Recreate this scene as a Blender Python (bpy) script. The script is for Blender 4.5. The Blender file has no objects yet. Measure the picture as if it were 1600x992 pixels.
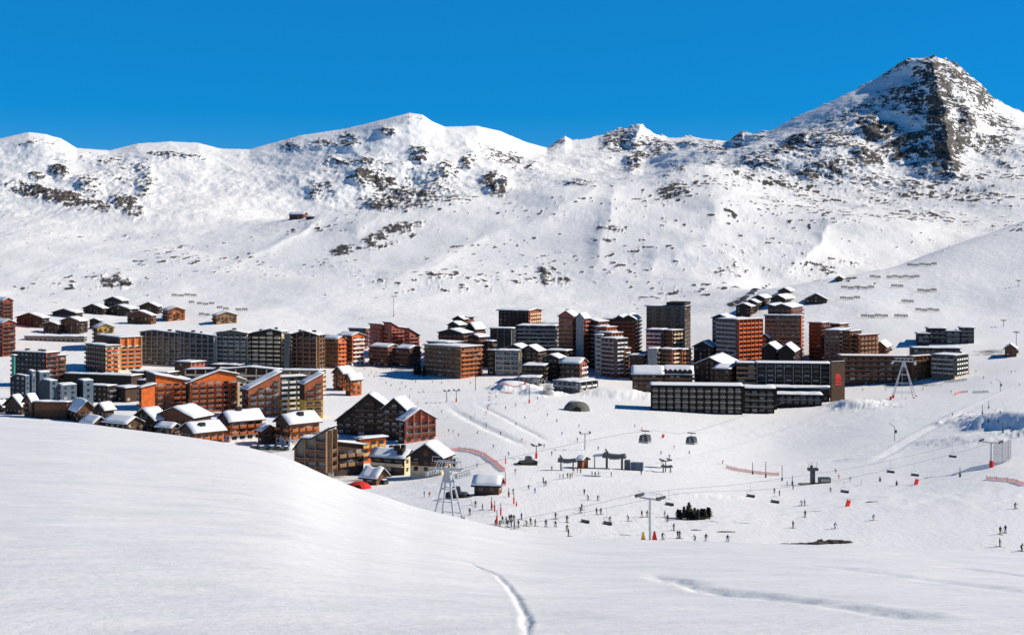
import bpy, math, random
import numpy as np
from mathutils import Vector, Matrix

R = math.radians
random.seed(7)
S = bpy.context.scene
COL = S.collection

# ------------------------------------------------------------------ camera, sky, sun, exposure
F = 1931.0          # focal length in photograph pixels (1600 wide)
PX0, PY0 = 800.0, 400.0
cam = bpy.data.cameras.new('camera')
cam.lens = 36 * F / 1600
cam.sensor_width = 36
cam.shift_y = -0.060
cam.clip_start = 0.3
cam.clip_end = 20000
camo = bpy.data.objects.new('camera', cam)
camo.rotation_euler = (R(90), 0, 0)
COL.objects.link(camo)
S.camera = camo

SUN_EL, SUN_AZ = 34.0, 2.0       # azimuth measured from +X towards +Y
w = bpy.data.worlds.new("World")
S.world = w
w.use_nodes = True
wn = w.node_tree
bg = wn.nodes['Background']
sky = wn.nodes.new('ShaderNodeTexSky')
sky.sky_type = 'NISHITA'
sky.sun_disc = False
sky.sun_elevation = R(SUN_EL)
sky.sun_rotation = R(90 - SUN_AZ)
sky.altitude = 2600
sky.air_density = 1.0
sky.dust_density = 0.0
sky.ozone_density = 4.0
hs = wn.nodes.new('ShaderNodeHueSaturation')
hs.inputs['Saturation'].default_value = 1.58
hs.inputs['Hue'].default_value = 0.502
hs.inputs['Value'].default_value = 1.0
wn.links.new(sky.outputs[0], hs.inputs['Color'])
mxs = wn.nodes.new('ShaderNodeMix'); mxs.data_type = 'RGBA'      # evens out the thin pale band above the ridges
mxs.inputs[0].default_value = 0.6
mxs.inputs[7].default_value = (0.08, 1.9, 4.9, 1)
wtc = wn.nodes.new('ShaderNodeTexCoord'); wsx = wn.nodes.new('ShaderNodeSeparateXYZ')
wn.links.new(wtc.outputs['Generated'], wsx.inputs[0])
wm = wn.nodes.new('ShaderNodeMapRange'); wm.inputs['From Min'].default_value = .20; wm.inputs['From Max'].default_value = .5
wm.inputs['To Min'].default_value = .62; wm.inputs['To Max'].default_value = 0
wn.links.new(wsx.outputs['Z'], wm.inputs['Value']); wn.links.new(wm.outputs[0], mxs.inputs[0])
wz = wn.nodes.new('ShaderNodeMapRange'); wz.inputs['From Min'].default_value = .22; wz.inputs['From Max'].default_value = .6
wz.inputs['To Min'].default_value = 1.0; wz.inputs['To Max'].default_value = .62      # the high-altitude sky darkens overhead
wn.links.new(wsx.outputs['Z'], wz.inputs['Value'])
wn.links.new(hs.outputs[0], mxs.inputs[6])
wv = wn.nodes.new('ShaderNodeVectorMath'); wv.operation = 'SCALE'
wn.links.new(mxs.outputs[2], wv.inputs[0]); wn.links.new(wz.outputs[0], wv.inputs['Scale'])
wn.links.new(wv.outputs[0], bg.inputs['Color'])
bg.inputs['Strength'].default_value = 0.115

sd = bpy.data.lights.new('sun', 'SUN')
sd.energy = 4.6
sd.angle = R(0.5)
sd.color = (1.0, 0.915, 0.78)
so = bpy.data.objects.new('sun', sd)
sv = Vector((math.cos(R(SUN_AZ)) * math.cos(R(SUN_EL)), math.sin(R(SUN_AZ)) * math.cos(R(SUN_EL)), math.sin(R(SUN_EL))))
so.rotation_euler = sv.to_track_quat('Z', 'Y').to_euler()
so.location = (200, 0, 200)
COL.objects.link(so)
S.view_settings.view_transform = 'Standard'
S.view_settings.look = 'None'
S.view_settings.gamma = 1
S.view_settings.exposure = 0.12

# ------------------------------------------------------------------ materials
MATS = {}
def mat(name, col, rough=0.8, var=0.12, scale=1.2, spec=0.3, metal=0.0, bump=0.0):
    if name in MATS:
        return MATS[name]
    m = bpy.data.materials.new(name)
    m.use_nodes = True
    nt = m.node_tree
    b = nt.nodes['Principled BSDF']
    b.inputs['Roughness'].default_value = rough
    b.inputs['Specular IOR Level'].default_value = spec
    b.inputs['Metallic'].default_value = metal
    tc = nt.nodes.new('ShaderNodeTexCoord')
    nz = nt.nodes.new('ShaderNodeTexNoise')
    nz.inputs['Scale'].default_value = scale
    nz.inputs['Detail'].default_value = 4
    nt.links.new(tc.outputs['Object'], nz.inputs['Vector'])
    mp = nt.nodes.new('ShaderNodeMapRange')
    mp.inputs['From Min'].default_value = 0.3
    mp.inputs['From Max'].default_value = 0.7
    mp.inputs['To Min'].default_value = 1 - var
    mp.inputs['To Max'].default_value = 1 + var
    nt.links.new(nz.outputs['Fac'], mp.inputs['Value'])
    mx = nt.nodes.new('ShaderNodeVectorMath')
    mx.operation = 'SCALE'
    mx.inputs[0].default_value = col
    nt.links.new(mp.outputs[0], mx.inputs['Scale'])
    nt.links.new(mx.outputs[0], b.inputs['Base Color'])
    if bump:
        bp = nt.nodes.new('ShaderNodeBump')
        bp.inputs['Strength'].default_value = bump
        nt.links.new(nz.outputs['Fac'], bp.inputs['Height'])
        nt.links.new(bp.outputs[0], b.inputs['Normal'])
    MATS[name] = m
    return m

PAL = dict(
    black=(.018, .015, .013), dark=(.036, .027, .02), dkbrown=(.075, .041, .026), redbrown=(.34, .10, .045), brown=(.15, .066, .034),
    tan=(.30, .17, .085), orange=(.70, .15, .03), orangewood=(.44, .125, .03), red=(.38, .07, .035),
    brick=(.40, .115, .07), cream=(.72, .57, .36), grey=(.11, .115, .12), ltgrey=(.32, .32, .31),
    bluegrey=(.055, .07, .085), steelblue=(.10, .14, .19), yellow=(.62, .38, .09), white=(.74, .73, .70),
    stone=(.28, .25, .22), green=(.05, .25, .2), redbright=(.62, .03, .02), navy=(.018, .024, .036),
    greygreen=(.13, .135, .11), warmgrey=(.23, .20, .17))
for k, c in PAL.items():
    mat(k, c, 0.8, 0.22, 0.6)
mat('glass', (.025, .032, .04), 0.12, 0.4, 0.2, spec=0.6)
mat('steel', (.42, .44, .46), 0.45, 0.1, 1, spec=0.5, metal=0.5)
mat('galv', (.50, .52, .54), 0.5, 0.1, 1)
mat('darksteel', (.06, .065, .07), 0.5, 0.1, 1, spec=0.5)
mat('cable', (.08, .08, .085), 0.5, 0.05, 1)
mat('orange_net', (.85, .09, .03), 0.8, 0.1, 1)
mat('pad_red', (.75, .025, .015), 0.7, 0.1, 1)
mat('pad_yellow', (.8, .5, .05), 0.7, 0.1, 1)
mat('skin', (.55, .34, .25), 0.6, 0.05, 3)
mat('bark', (.07, .045, .03), 0.95, 0.2, 6)
mat('needles', (.040, .045, .028), 0.9, 0.5, 2.5)
mat('roof_snow', (.83, .845, .87), 0.7, 0.03, 0.4, spec=0.2, bump=0.25)
mat('net', (.16, .18, .21), 0.9, 0.1, 1)

def snow_material(name, rocky):
    m = bpy.data.materials.new(name)
    m.use_nodes = True
    nt = m.node_tree
    N, L = nt.nodes.new, nt.links.new
    b = nt.nodes['Principled BSDF']
    tc = N('ShaderNodeTexCoord')
    def noise(scale, detail=6, rough=0.55, vec=None):
        n = N('ShaderNodeTexNoise')
        n.inputs['Scale'].default_value = scale
        n.inputs['Detail'].default_value = detail
        n.inputs['Roughness'].default_value = rough
        L(vec or tc.outputs['Object'], n.inputs['Vector'])
        return n
    def rng(src, a, b_, c, d):
        r = N('ShaderNodeMapRange')
        r.inputs['From Min'].default_value = a; r.inputs['From Max'].default_value = b_
        r.inputs['To Min'].default_value = c; r.inputs['To Max'].default_value = d
        L(src, r.inputs['Value'])
        return r.outputs[0]
    def math_(op, a, b_):
        n = N('ShaderNodeMath'); n.operation = op
        for i, v in enumerate((a, b_)):
            if isinstance(v, (int, float)): n.inputs[i].default_value = v
            else: L(v, n.inputs[i])
        return n.outputs[0]
    snow = N('ShaderNodeMix'); snow.data_type = 'RGBA'
    snow.inputs[6].default_value = (.85, .85, .85, 1) if rocky else (.77, .77, .775, 1)
    snow.inputs[7].default_value = (.91, .905, .89, 1) if rocky else (.86, .855, .845, 1)
    big = noise(0.03 if rocky else 0.12, 5)
    L(big.outputs['Fac'], snow.inputs[0])
    b.inputs['Specular IOR Level'].default_value = 0.25
    if rocky:
        at = N('ShaderNodeAttribute'); at.attribute_name = 'rock'
        n1 = noise(0.075, 5, 0.65)
        n2 = noise(0.35, 3, 0.6)
        st_ = N('ShaderNodeMapping'); st_.inputs['Scale'].default_value = (.45, .45, 1.5); st_.inputs['Rotation'].default_value = (0, R(16), 0)
        L(tc.outputs['Object'], st_.inputs['Vector'])
        n4 = noise(0.16, 4, 0.7, st_.outputs[0])
        gate = rng(at.outputs['Fac'], .1, .5, .25, 1)
        fine = math_('ADD', math_('MULTIPLY', math_('SUBTRACT', n1.outputs['Fac'], 0.5), 0.9), math_('MULTIPLY', math_('SUBTRACT', n2.outputs['Fac'], 0.5), 1.2))
        fine = math_('ADD', fine, math_('MULTIPLY', math_('SUBTRACT', n4.outputs['Fac'], 0.5), 2.6))
        v = math_('ADD', at.outputs['Fac'], math_('MULTIPLY', fine, gate))
        mask = rng(v, 0.50, 0.58, 0, 1)
        rk = N('ShaderNodeMix'); rk.data_type = 'RGBA'
        rk.inputs[6].default_value = (.022, .02, .02, 1)
        rk.inputs[7].default_value = (.17, .145, .125, 1)
        n3 = noise(0.12, 6, 0.7)
        L(rng(n3.outputs['Fac'], .35, .68, 0, 1), rk.inputs[0])
        dm = N('ShaderNodeMix'); dm.data_type = 'RGBA'
        ad = N('ShaderNodeAttribute'); ad.attribute_name = 'dirt'
        nd = noise(0.25, 5, 0.65)
        L(rng(math_('ADD', ad.outputs['Fac'], math_('MULTIPLY', math_('SUBTRACT', nd.outputs['Fac'], 0.5), 1.2)), .35, .75, 0, .8), dm.inputs[0])
        L(snow.outputs[2], dm.inputs[6]); dm.inputs[7].default_value = (.16, .15, .145, 1)
        mx = N('ShaderNodeMix'); mx.data_type = 'RGBA'
        L(mask, mx.inputs[0]); L(dm.outputs[2], mx.inputs[6]); L(rk.outputs[2], mx.inputs[7])
        L(mx.outputs[2], b.inputs['Base Color'])
        b.inputs['Roughness'].default_value = 0.8
        h1 = noise(0.12, 8, 0.6)
        bp = N('ShaderNodeBump'); bp.inputs['Distance'].default_value = 2.0; bp.inputs['Strength'].default_value = 0.5
        L(math_('ADD', h1.outputs['Fac'], math_('MULTIPLY', mask, 0.35)), bp.inputs['Height'])
        # fine bumps on the pistes, close to the eye
        h2 = noise(0.55, 5, 0.6)
        bp2 = N('ShaderNodeBump'); bp2.inputs['Distance'].default_value = 0.30; bp2.inputs['Strength'].default_value = 0.6
        mpt = N('ShaderNodeMapping'); mpt.inputs['Scale'].default_value = (1.4, .10, 1); mpt.inputs['Rotation'].default_value = (0, 0, R(-28))
        L(tc.outputs['Object'], mpt.inputs['Vector'])
        mpu = N('ShaderNodeMapping'); mpu.inputs['Scale'].default_value = (1.1, .08, 1); mpu.inputs['Rotation'].default_value = (0, 0, R(35))
        L(tc.outputs['Object'], mpu.inputs['Vector'])
        tr1 = noise(1.0, 3, 0.6, mpt.outputs[0]); tr2 = noise(1.0, 3, 0.6, mpu.outputs[0])
        L(math_('ADD', h2.outputs['Fac'], math_('ADD', math_('MULTIPLY', tr1.outputs['Fac'], .34), math_('MULTIPLY', tr2.outputs['Fac'], .28))), bp2.inputs['Height'])
        mixn = N('ShaderNodeMix'); mixn.data_type = 'VECTOR'
        at2 = N('ShaderNodeAttribute'); at2.attribute_name = 'mount'
        L(at2.outputs['Fac'], mixn.inputs[0]); L(bp2.outputs[0], mixn.inputs[4]); L(bp.outputs[0], mixn.inputs[5])
        L(mixn.outputs[1], b.inputs['Normal'])
    else:
        L(snow.outputs[2], b.inputs['Base Color'])
        b.inputs['Roughness'].default_value = 0.62
        mp = N('ShaderNodeMapping'); mp.inputs['Scale'].default_value = (0.45, 1.5, 1)
        mp.inputs['Rotation'].default_value = (0, 0, R(12))
        L(tc.outputs['Object'], mp.inputs['Vector'])
        a = noise(0.55, 7, 0.5, mp.outputs[0])
        c = noise(9.0, 3, 0.6)
        e = noise(45.0, 2, 0.6)
        h = math_('ADD', math_('MULTIPLY', a.outputs['Fac'], 0.34), math_('MULTIPLY', c.outputs['Fac'], 0.013))
        h = math_('ADD', h, math_('MULTIPLY', e.outputs['Fac'], 0.0035))
        bp = N('ShaderNodeBump'); bp.inputs['Distance'].default_value = 1.0; bp.inputs['Strength'].default_value = 0.8
        L(h, bp.inputs['Height'])
        L(bp.outputs[0], b.inputs['Normal'])
        # sparse ice glints
        vo = N('ShaderNodeTexVoronoi'); vo.inputs['Scale'].default_value = 3.0
        L(tc.outputs['Object'], vo.inputs['Vector'])
        L(rng(vo.outputs['Distance'], 0.03, 0.06, 0.12, 0.62), b.inputs['Roughness'])
    return m
SNOW_FAR = snow_material('valley_snow', True)
SNOW_NEAR = snow_material('near_snow', False)

# ------------------------------------------------------------------ numpy noise
def _h(ix, iy, seed):
    n = (ix.astype(np.int64) * 374761393 + iy.astype(np.int64) * 668265263 + seed * 974711) & 0x7fffffff
    n = ((n ^ (n >> 13)) * 1274126177) & 0x7fffffff
    n = n ^ (n >> 16)
    return (n & 0xffff) / 32767.5 - 1.0
def vnoise(x, y, seed=0):
    ix = np.floor(x); iy = np.floor(y)
    fx = x - ix; fy = y - iy
    ux = fx * fx * fx * (fx * (fx * 6 - 15) + 10); uy = fy * fy * fy * (fy * (fy * 6 - 15) + 10)
    def g(dx, dy):
        a = _h(ix + dx, iy + dy, seed) * math.pi
        return np.cos(a) * (fx - dx) + np.sin(a) * (fy - dy)
    n0 = g(0, 0) * (1 - ux) + g(1, 0) * ux
    n1 = g(0, 1) * (1 - ux) + g(1, 1) * ux
    return (n0 * (1 - uy) + n1 * uy) * 1.5
def fbm(x, y, sc, octs=5, seed=0, gain=0.5, ridged=False):
    o = np.zeros_like(x); amp = 1.0; tot = 0
    c, s_ = math.cos(.6), math.sin(.6)
    X, Y = x / sc, y / sc
    for k in range(octs):
        n = vnoise(X + 31.7 * k, Y - 17.3 * k, seed + k)
        if ridged: n = 1 - 2 * np.abs(n)
        o += n * amp; tot += amp; amp *= gain
        X, Y = (X * c - Y * s_) * 2.03, (X * s_ + Y * c) * 2.03
    return o / tot
def pchip_rows(s, V, q):
    """V[rows, cols] at increasing s -> values at q (monotone cubic along the rows)"""
    h = np.diff(s)[:, None]; d = np.diff(V, axis=0) / h
    m = np.zeros_like(V)
    w1 = 2 * h[1:] + h[:-1]; w2 = h[1:] + 2 * h[:-1]
    same = (d[1:] * d[:-1]) > 0
    dd = np.where(same, d[1:], 1); dp = np.where(same, d[:-1], 1)
    m[1:-1] = np.where(same, (w1 + w2) / (w1 / dp + w2 / dd), 0)
    m[0] = d[0]; m[-1] = d[-1]
    k = np.clip(np.searchsorted(s, q, side='right') - 1, 0, len(s) - 2)
    t = ((q - s[k]) / (s[k + 1] - s[k]))[:, None]; hh = (s[k + 1] - s[k])[:, None]
    return ((2*t**3 - 3*t**2 + 1) * V[k] + (t**3 - 2*t**2 + t) * hh * m[k] + (-2*t**3 + 3*t**2) * V[k+1] + (t**3 - t**2) * hh * m[k+1])
def pinterp(x, xp, yp):
    """smooth 1-D interpolation"""
    return pchip_rows(np.array(xp, float), np.array(yp, float)[:, None], np.clip(x, xp[0], xp[-1]))[:, 0]
def sstep(e0, e1, x):
    t = np.clip((x - e0) / (e1 - e0), 0, 1); return t * t * (3 - 2 * t)

def grid_object(name, X, Y, Z, material, attrs=None):
    nr, nc = X.shape
    co = np.stack([X, Y, Z], -1).reshape(-1, 3).astype(np.float32)
    i = np.arange(nr * nc).reshape(nr, nc)
    q = np.stack([i[:-1, :-1], i[:-1, 1:], i[1:, 1:], i[1:, :-1]], -1).reshape(-1, 4)
    me = bpy.data.meshes.new(name)
    me.vertices.add(len(co)); me.vertices.foreach_set('co', co.ravel())
    me.loops.add(q.size); me.loops.foreach_set('vertex_index', q.ravel().astype(np.int32))
    me.polygons.add(len(q))
    me.polygons.foreach_set('loop_start', np.arange(0, q.size, 4, dtype=np.int32))
    me.polygons.foreach_set('use_smooth', np.ones(len(q), bool))
    me.update(calc_edges=True)
    for k, v in (attrs or {}).items():
        a = me.attributes.new(k, 'FLOAT', 'POINT')
        a.data.foreach_set('value', v.ravel().astype(np.float32))
    me.materials.append(material)
    o = bpy.data.objects.new(name, me)
    COL.objects.link(o)
    return o

# ------------------------------------------------------------------ valley, village terrace and mountains: one terrain sheet
# each row: a line across the view, given where it stands (distance) and how high it is
ROWS = []     # (mean distance, D(px), z(px))
PXC = np.concatenate([np.arange(-700, -40, 14), np.arange(-40, 1640, 1.6), np.arange(1640, 2400, 14)]).astype(float)
def zof(py, D): return -(py - PY0) / F * D
def row_z(D, pxs, zs):
    ROWS.append((D, np.full_like(PXC, D), pinterp(PXC, pxs, zs)))
def row_py(pxs, Ds, pys):
    D = pinterp(PXC, pxs, Ds); py = pinterp(PXC, pxs, pys)
    ROWS.append((float(np.mean(D)), D, zof(py, D)))
    return D, py
P9 = [-700, 0, 200, 400, 600, 800, 1000, 1200, 1400, 1600, 2400]
row_z(90,  P9, [-60, -52, -52, -52, -50, -48, -48, -48, -48, -47, -45])
row_z(200, P9, [-66, -60, -60, -60, -58, -54, -54, -54, -54, -52.5, -50])
row_z(280, P9, [-70, -66, -66, -66, -63.5, -60.5, -60.5, -60.5, -59, -57, -52])
row_z(360, P9, [-74, -70, -71, -72, -70, -66.5, -67, -68.5, -66, -61, -54])
row_z(450, P9, [-75, -74, -76, -77, -77, -72.5, -73.5, -76.5, -72, -65, -54])
row_z(550, P9, [-75, -76, -78, -79, -81, -77, -79, -83, -75, -68, -52])
row_z(650, P9, [-74, -77.5, -79, -80, -82, -79.5, -82, -84.5, -78, -70, -48])
row_z(750, P9, [-72, -77.5, -78, -79, -80, -79, -81.5, -84, -80, -69, -42])
row_z(850, P9, [-66, -74, -75, -76, -77.5, -75, -79, -81, -68, -63, -30])
# behind the village
PQ = [-700, 0, 200, 400, 600, 800, 1000, 1130, 1200, 1300, 1400, 1500, 1600, 2400]
row_py(PQ, [1000]*5 + [1000, 990, 970, 960, 950, 940, 940, 940, 900],
           [500, 511, 512, 512, 516, 514, 512, 508, 504, 504, 504, 500, 492, 430])
# crest of the near right-hand slope
row_py(PQ, [1200, 1200, 1200, 1190, 1170, 1150, 1120, 1100, 1100, 1120, 1170, 1230, 1300, 1500],
           [462, 466, 468, 464, 470, 471, 470, 464, 452, 434, 411, 379, 345, 170])
# hollow behind it
row_py(PQ, [1330, 1330, 1330, 1300, 1270, 1260, 1220, 1180, 1200, 1240, 1290, 1350, 1420, 1640],
           [430, 436, 440, 434, 436, 438, 442, 448, 450, 440, 422, 396, 366, 200])
row_py(PQ, [1520, 1500, 1500, 1480, 1450, 1450, 1420, 1400, 1400, 1430, 1470, 1530, 1580, 1750],
           [396, 404, 402, 398, 396, 390, 376, 378, 378, 368, 360, 352, 334, 210])
PS = [-700, 0, 200, 300, 440, 520, 600, 700, 760, 860, 1000, 1100, 1200, 1300, 1400, 1500, 1600, 2400]
DS = [1750, 1750, 1770, 1780, 1800, 1800, 1800, 1850, 1880, 1900, 1900, 1880, 1800, 1760, 1720, 1700, 1720, 1850]
shD, shP = row_py(PS, DS, [350, 356, 358, 352, 343, 336, 327, 307, 305, 291, 284, 272, 302, 318, 322, 318, 302, 200])
row_py(PS, [d * 1.09 for d in DS],
       [338, 338, 336, 334, 345, 340, 334, 315, 311, 297, 282, 262, 280, 292, 300, 296, 280, 190])
DE = [2150, 2150, 2150, 2150, 2150, 2150, 2160, 2200, 2220, 2280, 2350, 2250, 2060, 2020, 2000, 2000, 2020, 2050]
row_py(PS, DE, [312, 312, 308, 306, 312, 314, 316, 300, 294, 280, 266, 244, 250, 252, 262, 256, 240, 178])
# skyline
SKX = [-700, -300, 0, 45, 70, 95, 120, 170, 215, 265, 310, 345, 390, 430, 470, 540, 600, 640, 660, 675, 695, 745, 780, 820, 855,
       870, 883, 893, 935, 960, 1000, 1020, 1040, 1060, 1100, 1138, 1147, 1160, 1175, 1198, 1240, 1300, 1350, 1390, 1415, 1440,
       1455, 1475, 1492, 1520, 1545, 1560, 1600, 1800, 2400]
SKY_ = [215, 225, 217, 207, 210, 217, 232, 236, 225, 222, 224, 233, 234, 223, 212, 202, 187, 177, 180, 190, 199, 197, 205, 222, 232,
        221, 213, 220, 215, 205, 194, 207, 216, 216, 218, 223, 214, 206, 210, 208, 186, 159, 134, 111, 93, 91,
        93, 94, 101, 122, 147, 160, 177, 215, 230]
skD = pinterp(PXC, [-700, 0, 200, 440, 640, 760, 860, 1000, 1120, 1180, 1250, 1440, 1600, 2400],
              [2500, 2500, 2550, 2520, 2480, 2520, 2700, 2850, 2700, 2450, 2380, 2330, 2300, 2300])
skP = np.interp(PXC, SKX, SKY_)
# halfway up the faces
midD = ROWS[-1][1] * .52 + skD * .48
def smooth_px(v, sig):
    w_ = np.exp(-.5 * ((PXC[:, None] - PXC[None]) / sig) ** 2) * np.gradient(PXC)[None]
    return (w_ * v[None]).sum(1) / w_.sum(1)
midP = (-(ROWS[-1][2] / ROWS[-1][1]) * F + PY0) * .52 + (smooth_px(skP, 45) + 4) * .48
ROWS.append((float(midD.mean()), midD, zof(midP, midD)))
ROWS.append((float(skD.mean()), skD, zof(skP, skD)))
N_SKY = len(ROWS) - 1
ROWS.append((float(skD.mean()) * 1.06, skD * 1.06, zof(skP, skD) - 75))
ROWS.append((3600., np.full_like(PXC, 3600.), np.full_like(PXC, -60.)))
ROWS.append((9000., np.full_like(PXC, 9000.), np.full_like(PXC, -700.)))

sk = np.array([r[0] for r in ROWS])
VD = np.stack([r[1] for r in ROWS]); VZ = np.stack([r[2] for r in ROWS])
NSUB = [14, 16, 34, 44, 40, 36, 26, 22, 44, 40, 14, 36, 44, 12, 26, 44, 60, 8, 4, 3]
q = np.concatenate([np.linspace(sk[i], sk[i + 1], n, endpoint=False) for i, n in enumerate(NSUB)] + [[sk[-1]]])
assert len(NSUB) == len(ROWS) - 1, len(ROWS)
TD = pchip_rows(sk, VD, q)
TZ = pchip_rows(sk, VZ, q)
RI = np.interp(q, sk, np.arange(len(sk)))[:, None] * np.ones_like(PXC)[None]       # row index, for masks
U = ((PXC - PX0) / F)[None] * np.ones_like(q)[:, None]
TPY = -(TZ / TD) * F + PY0                       # where each point sits in the undisturbed view
TPX = PXC[None] * np.ones_like(q)[:, None]

# rock: where the faces are too steep or wind-blown to hold snow (centre px, py, half-width, half-height, tilt deg, strength)
ROCKS = [
 (95, 312, 78, 10, 12, .95), (200, 323, 27, 13, 28, .9), (60, 280, 18, 7, 10, .65), (92, 272, 16, 11, 25, .75), (140, 296, 26, 12, 20, .55),
 (165, 258, 22, 12, 5, .45), (225, 285, 16, 34, 0, .5), (272, 247, 45, 6, 3, .55), (130, 250, 50, 10, 0, .25), (60, 225, 40, 8, 0, .35),
 (190, 280, 60, 36, 0, .25), (455, 228, 18, 9, 0, .55), (505, 226, 28, 8, 0, .55), (545, 221, 18, 16, 20, .65), (605, 208, 16, 8, 15, .65),
 (648, 187, 20, 8, 5, .4), (590, 262, 80, 18, 0, .28), (655, 245, 16, 18, 10, .65), (655, 256, 15, 6, 0, .75), (575, 258, 14, 8, 0, .7),
 (535, 258, 28, 7, 0, .6), (585, 288, 38, 16, 10, .82), (640, 308, 75, 18, -6, .55), (600, 323, 38, 8, 5, .8), (690, 280, 28, 20, 0, .45),
 (695, 268, 14, 7, 0, .7), (500, 300, 32, 16, 20, .4), (520, 268, 25, 18, 0, .35), (620, 285, 90, 32, 0, .30),
 (740, 245, 15, 20, 0, .3), (795, 250, 48, 16, 22, .52), (820, 262, 30, 9, 12, .5), (728, 262, 9, 10, 0, .6), (773, 291, 22, 14, 20, .85),
 (872, 224, 16, 8, -20, .45), (905, 288, 25, 4, 0, .45), (968, 222, 30, 20, -20, .72), (992, 250, 12, 24, 22, .7), (1022, 232, 40, 16, 25, .42),
 (1095, 232, 38, 12, 10, .4), (1152, 219, 9, 11, 0, .8), (1180, 214, 18, 6, 0, .3), (1110, 258, 20, 6, -10, .45), (1058, 272, 28, 5, -20, .45),
 (1450, 115, 22, 26, 10, .7), (1468, 160, 19, 52, 6, .95), (1480, 225, 24, 38, 3, .92), (1488, 262, 16, 22, 10, .75), (1432, 160, 16, 30, 15, .5),
 (1400, 105, 26, 8, -35, .5), (1372, 208, 32, 12, -4, .85), (1350, 196, 24, 7, -12, .7), (1412, 226, 42, 8, -22, .85), (1438, 243, 26, 11, -10, .8),
 (1408, 250, 16, 7, 0, .7), (1510, 200, 13, 34, 8, .85), (1505, 120, 28, 18, 38, .62), (1535, 152, 20, 20, 42, .6), (1500, 165, 14, 12, 0, .5),
 (1560, 190, 40, 14, 22, .5), (1550, 222, 45, 14, 15, .45), (1540, 236, 40, 9, 25, .35), (1470, 270, 60, 12, 8, .4), (1268, 272, 32, 14, -10, .5),
 (1310, 265, 38, 16, 0, .45), (1355, 252, 24, 12, 20, .7), (1240, 232, 30, 9, -28, .6), (1300, 222, 80, 26, -20, .3), (1400, 160, 60, 22, -20, .36),
 (1340, 180, 90, 14, -25, .28), (1200, 250, 80, 24, -20, .22), (1280, 300, 110, 26, 5, .2), (1400, 290, 90, 18, 5, .25), (1200, 320, 80, 20, 0, .2),
 (535, 392, 17, 7, -15, .85), (600, 370, 48, 9, -25, .78), (640, 358, 26, 7, -20, .7), (605, 384, 30, 5, -15, .5), (180, 441, 30, 8, 5, .7),
 (690, 437, 38, 8, -15, .35), (866, 432, 22, 11, 5, .55), (855, 422, 14, 6, 0, .6), (955, 358, 26, 7, 5, .55), (945, 376, 22, 5, 0, .5),
 (1062, 300, 16, 9, 0, .6), (1040, 295, 40, 7, -25, .35), (1010, 320, 60, 12, -20, .22), (1140, 420, 40, 14, 0, .25), (1120, 395, 70, 10, -10, .25),
 (940, 345, 80, 14, 5, .2), (1180, 380, 90, 14, 0, .2), (1330, 410, 40, 8, 0, .42), (1260, 420, 50, 12, 0, .3), (1160, 400, 40, 8, -30, .35),
 (1420, 335, 110, 14, 5, .22), (1530, 310, 70, 14, 0, .22), (850, 400, 60, 12, 0, .15), (1050, 350, 90, 16, 0, .12), (430, 420, 90, 14, 0, .12),
 (760, 440, 90, 14, 0, .14), (80, 425, 70, 12, 0, .12), (560, 425, 60, 14, 20, .18), (1170, 460, 36, 3, -32, .75), (1145, 472, 16, 3, -20, .8), (975, 408, 28, 4, -35, .35),
]
rock = np.zeros_like(TD)
for (cx, cy, a, b_, tl, st) in ROCKS:
    t = R(tl); c, s_ = math.cos(t), math.sin(t)
    dx, dy = TPX - cx, TPY - cy
    e = ((dx * c + dy * s_) / a) ** 2 + ((-dx * s_ + dy * c) / b_) ** 2
    rock = np.maximum(rock, st * np.exp(-np.clip(e, 0, 30) ** 1.5 * .75))
front = (RI <= N_SKY + .3)
rock *= front
GX, GY = U * TD, TD.copy()
mount = sstep(8.3, 9.6, RI)
hi = sstep(11.5, 14.5, RI)
PYc = TPY
# broken ground: stratified ledges tilting down to the right, as noise in the plane of the faces
e1 = fbm(GX + .35 * TZ, TZ * 2.6 + GX * .28, 60, 5, 11, .62)
e2 = .7 * fbm(GX, TZ * 3.0 + GX * .5, 19, 5, 23, .72) + .6 * fbm(GX + TZ * .6, TZ * 1.5, 7, 3, 24, .7)
e3 = fbm(GX, GY * .6 + TZ, 150, 4, 37, .5)
rk = rock * .97 + mount * (-.02) + 1.0 * e1 * (.26 + rock * .74) + 2.1 * e2 * (.26 + rock * .74) + hi * .03 + .17 * hi * sstep(1080, 1250, TPX) * (1 - .5 * sstep(1480, 1600, TPX))
# scattered boulders poking out of the snow on the rough right half
sc_ = np.clip((TPX - 780) / 500, 0, 1) * sstep(470, 430, PYc) * sstep(180, 260, PYc) * (RI < N_SKY)
sc_ += .55 * sstep(9.5, 10.5, RI) * (RI < 13.0)
spk = np.clip(fbm(GX, GY * .8 + TZ, 13, 3, 71, .6) - .30 + .75 * fbm(GX, GY + TZ, 170, 4, 5, .6), 0, 1) * 5
rk = rk + spk * np.clip(sc_, 0, 1) * (1 - sstep(.3, .7, rock))
rk = np.where(front, np.clip(rk, 0, 1.2), 0)
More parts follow.
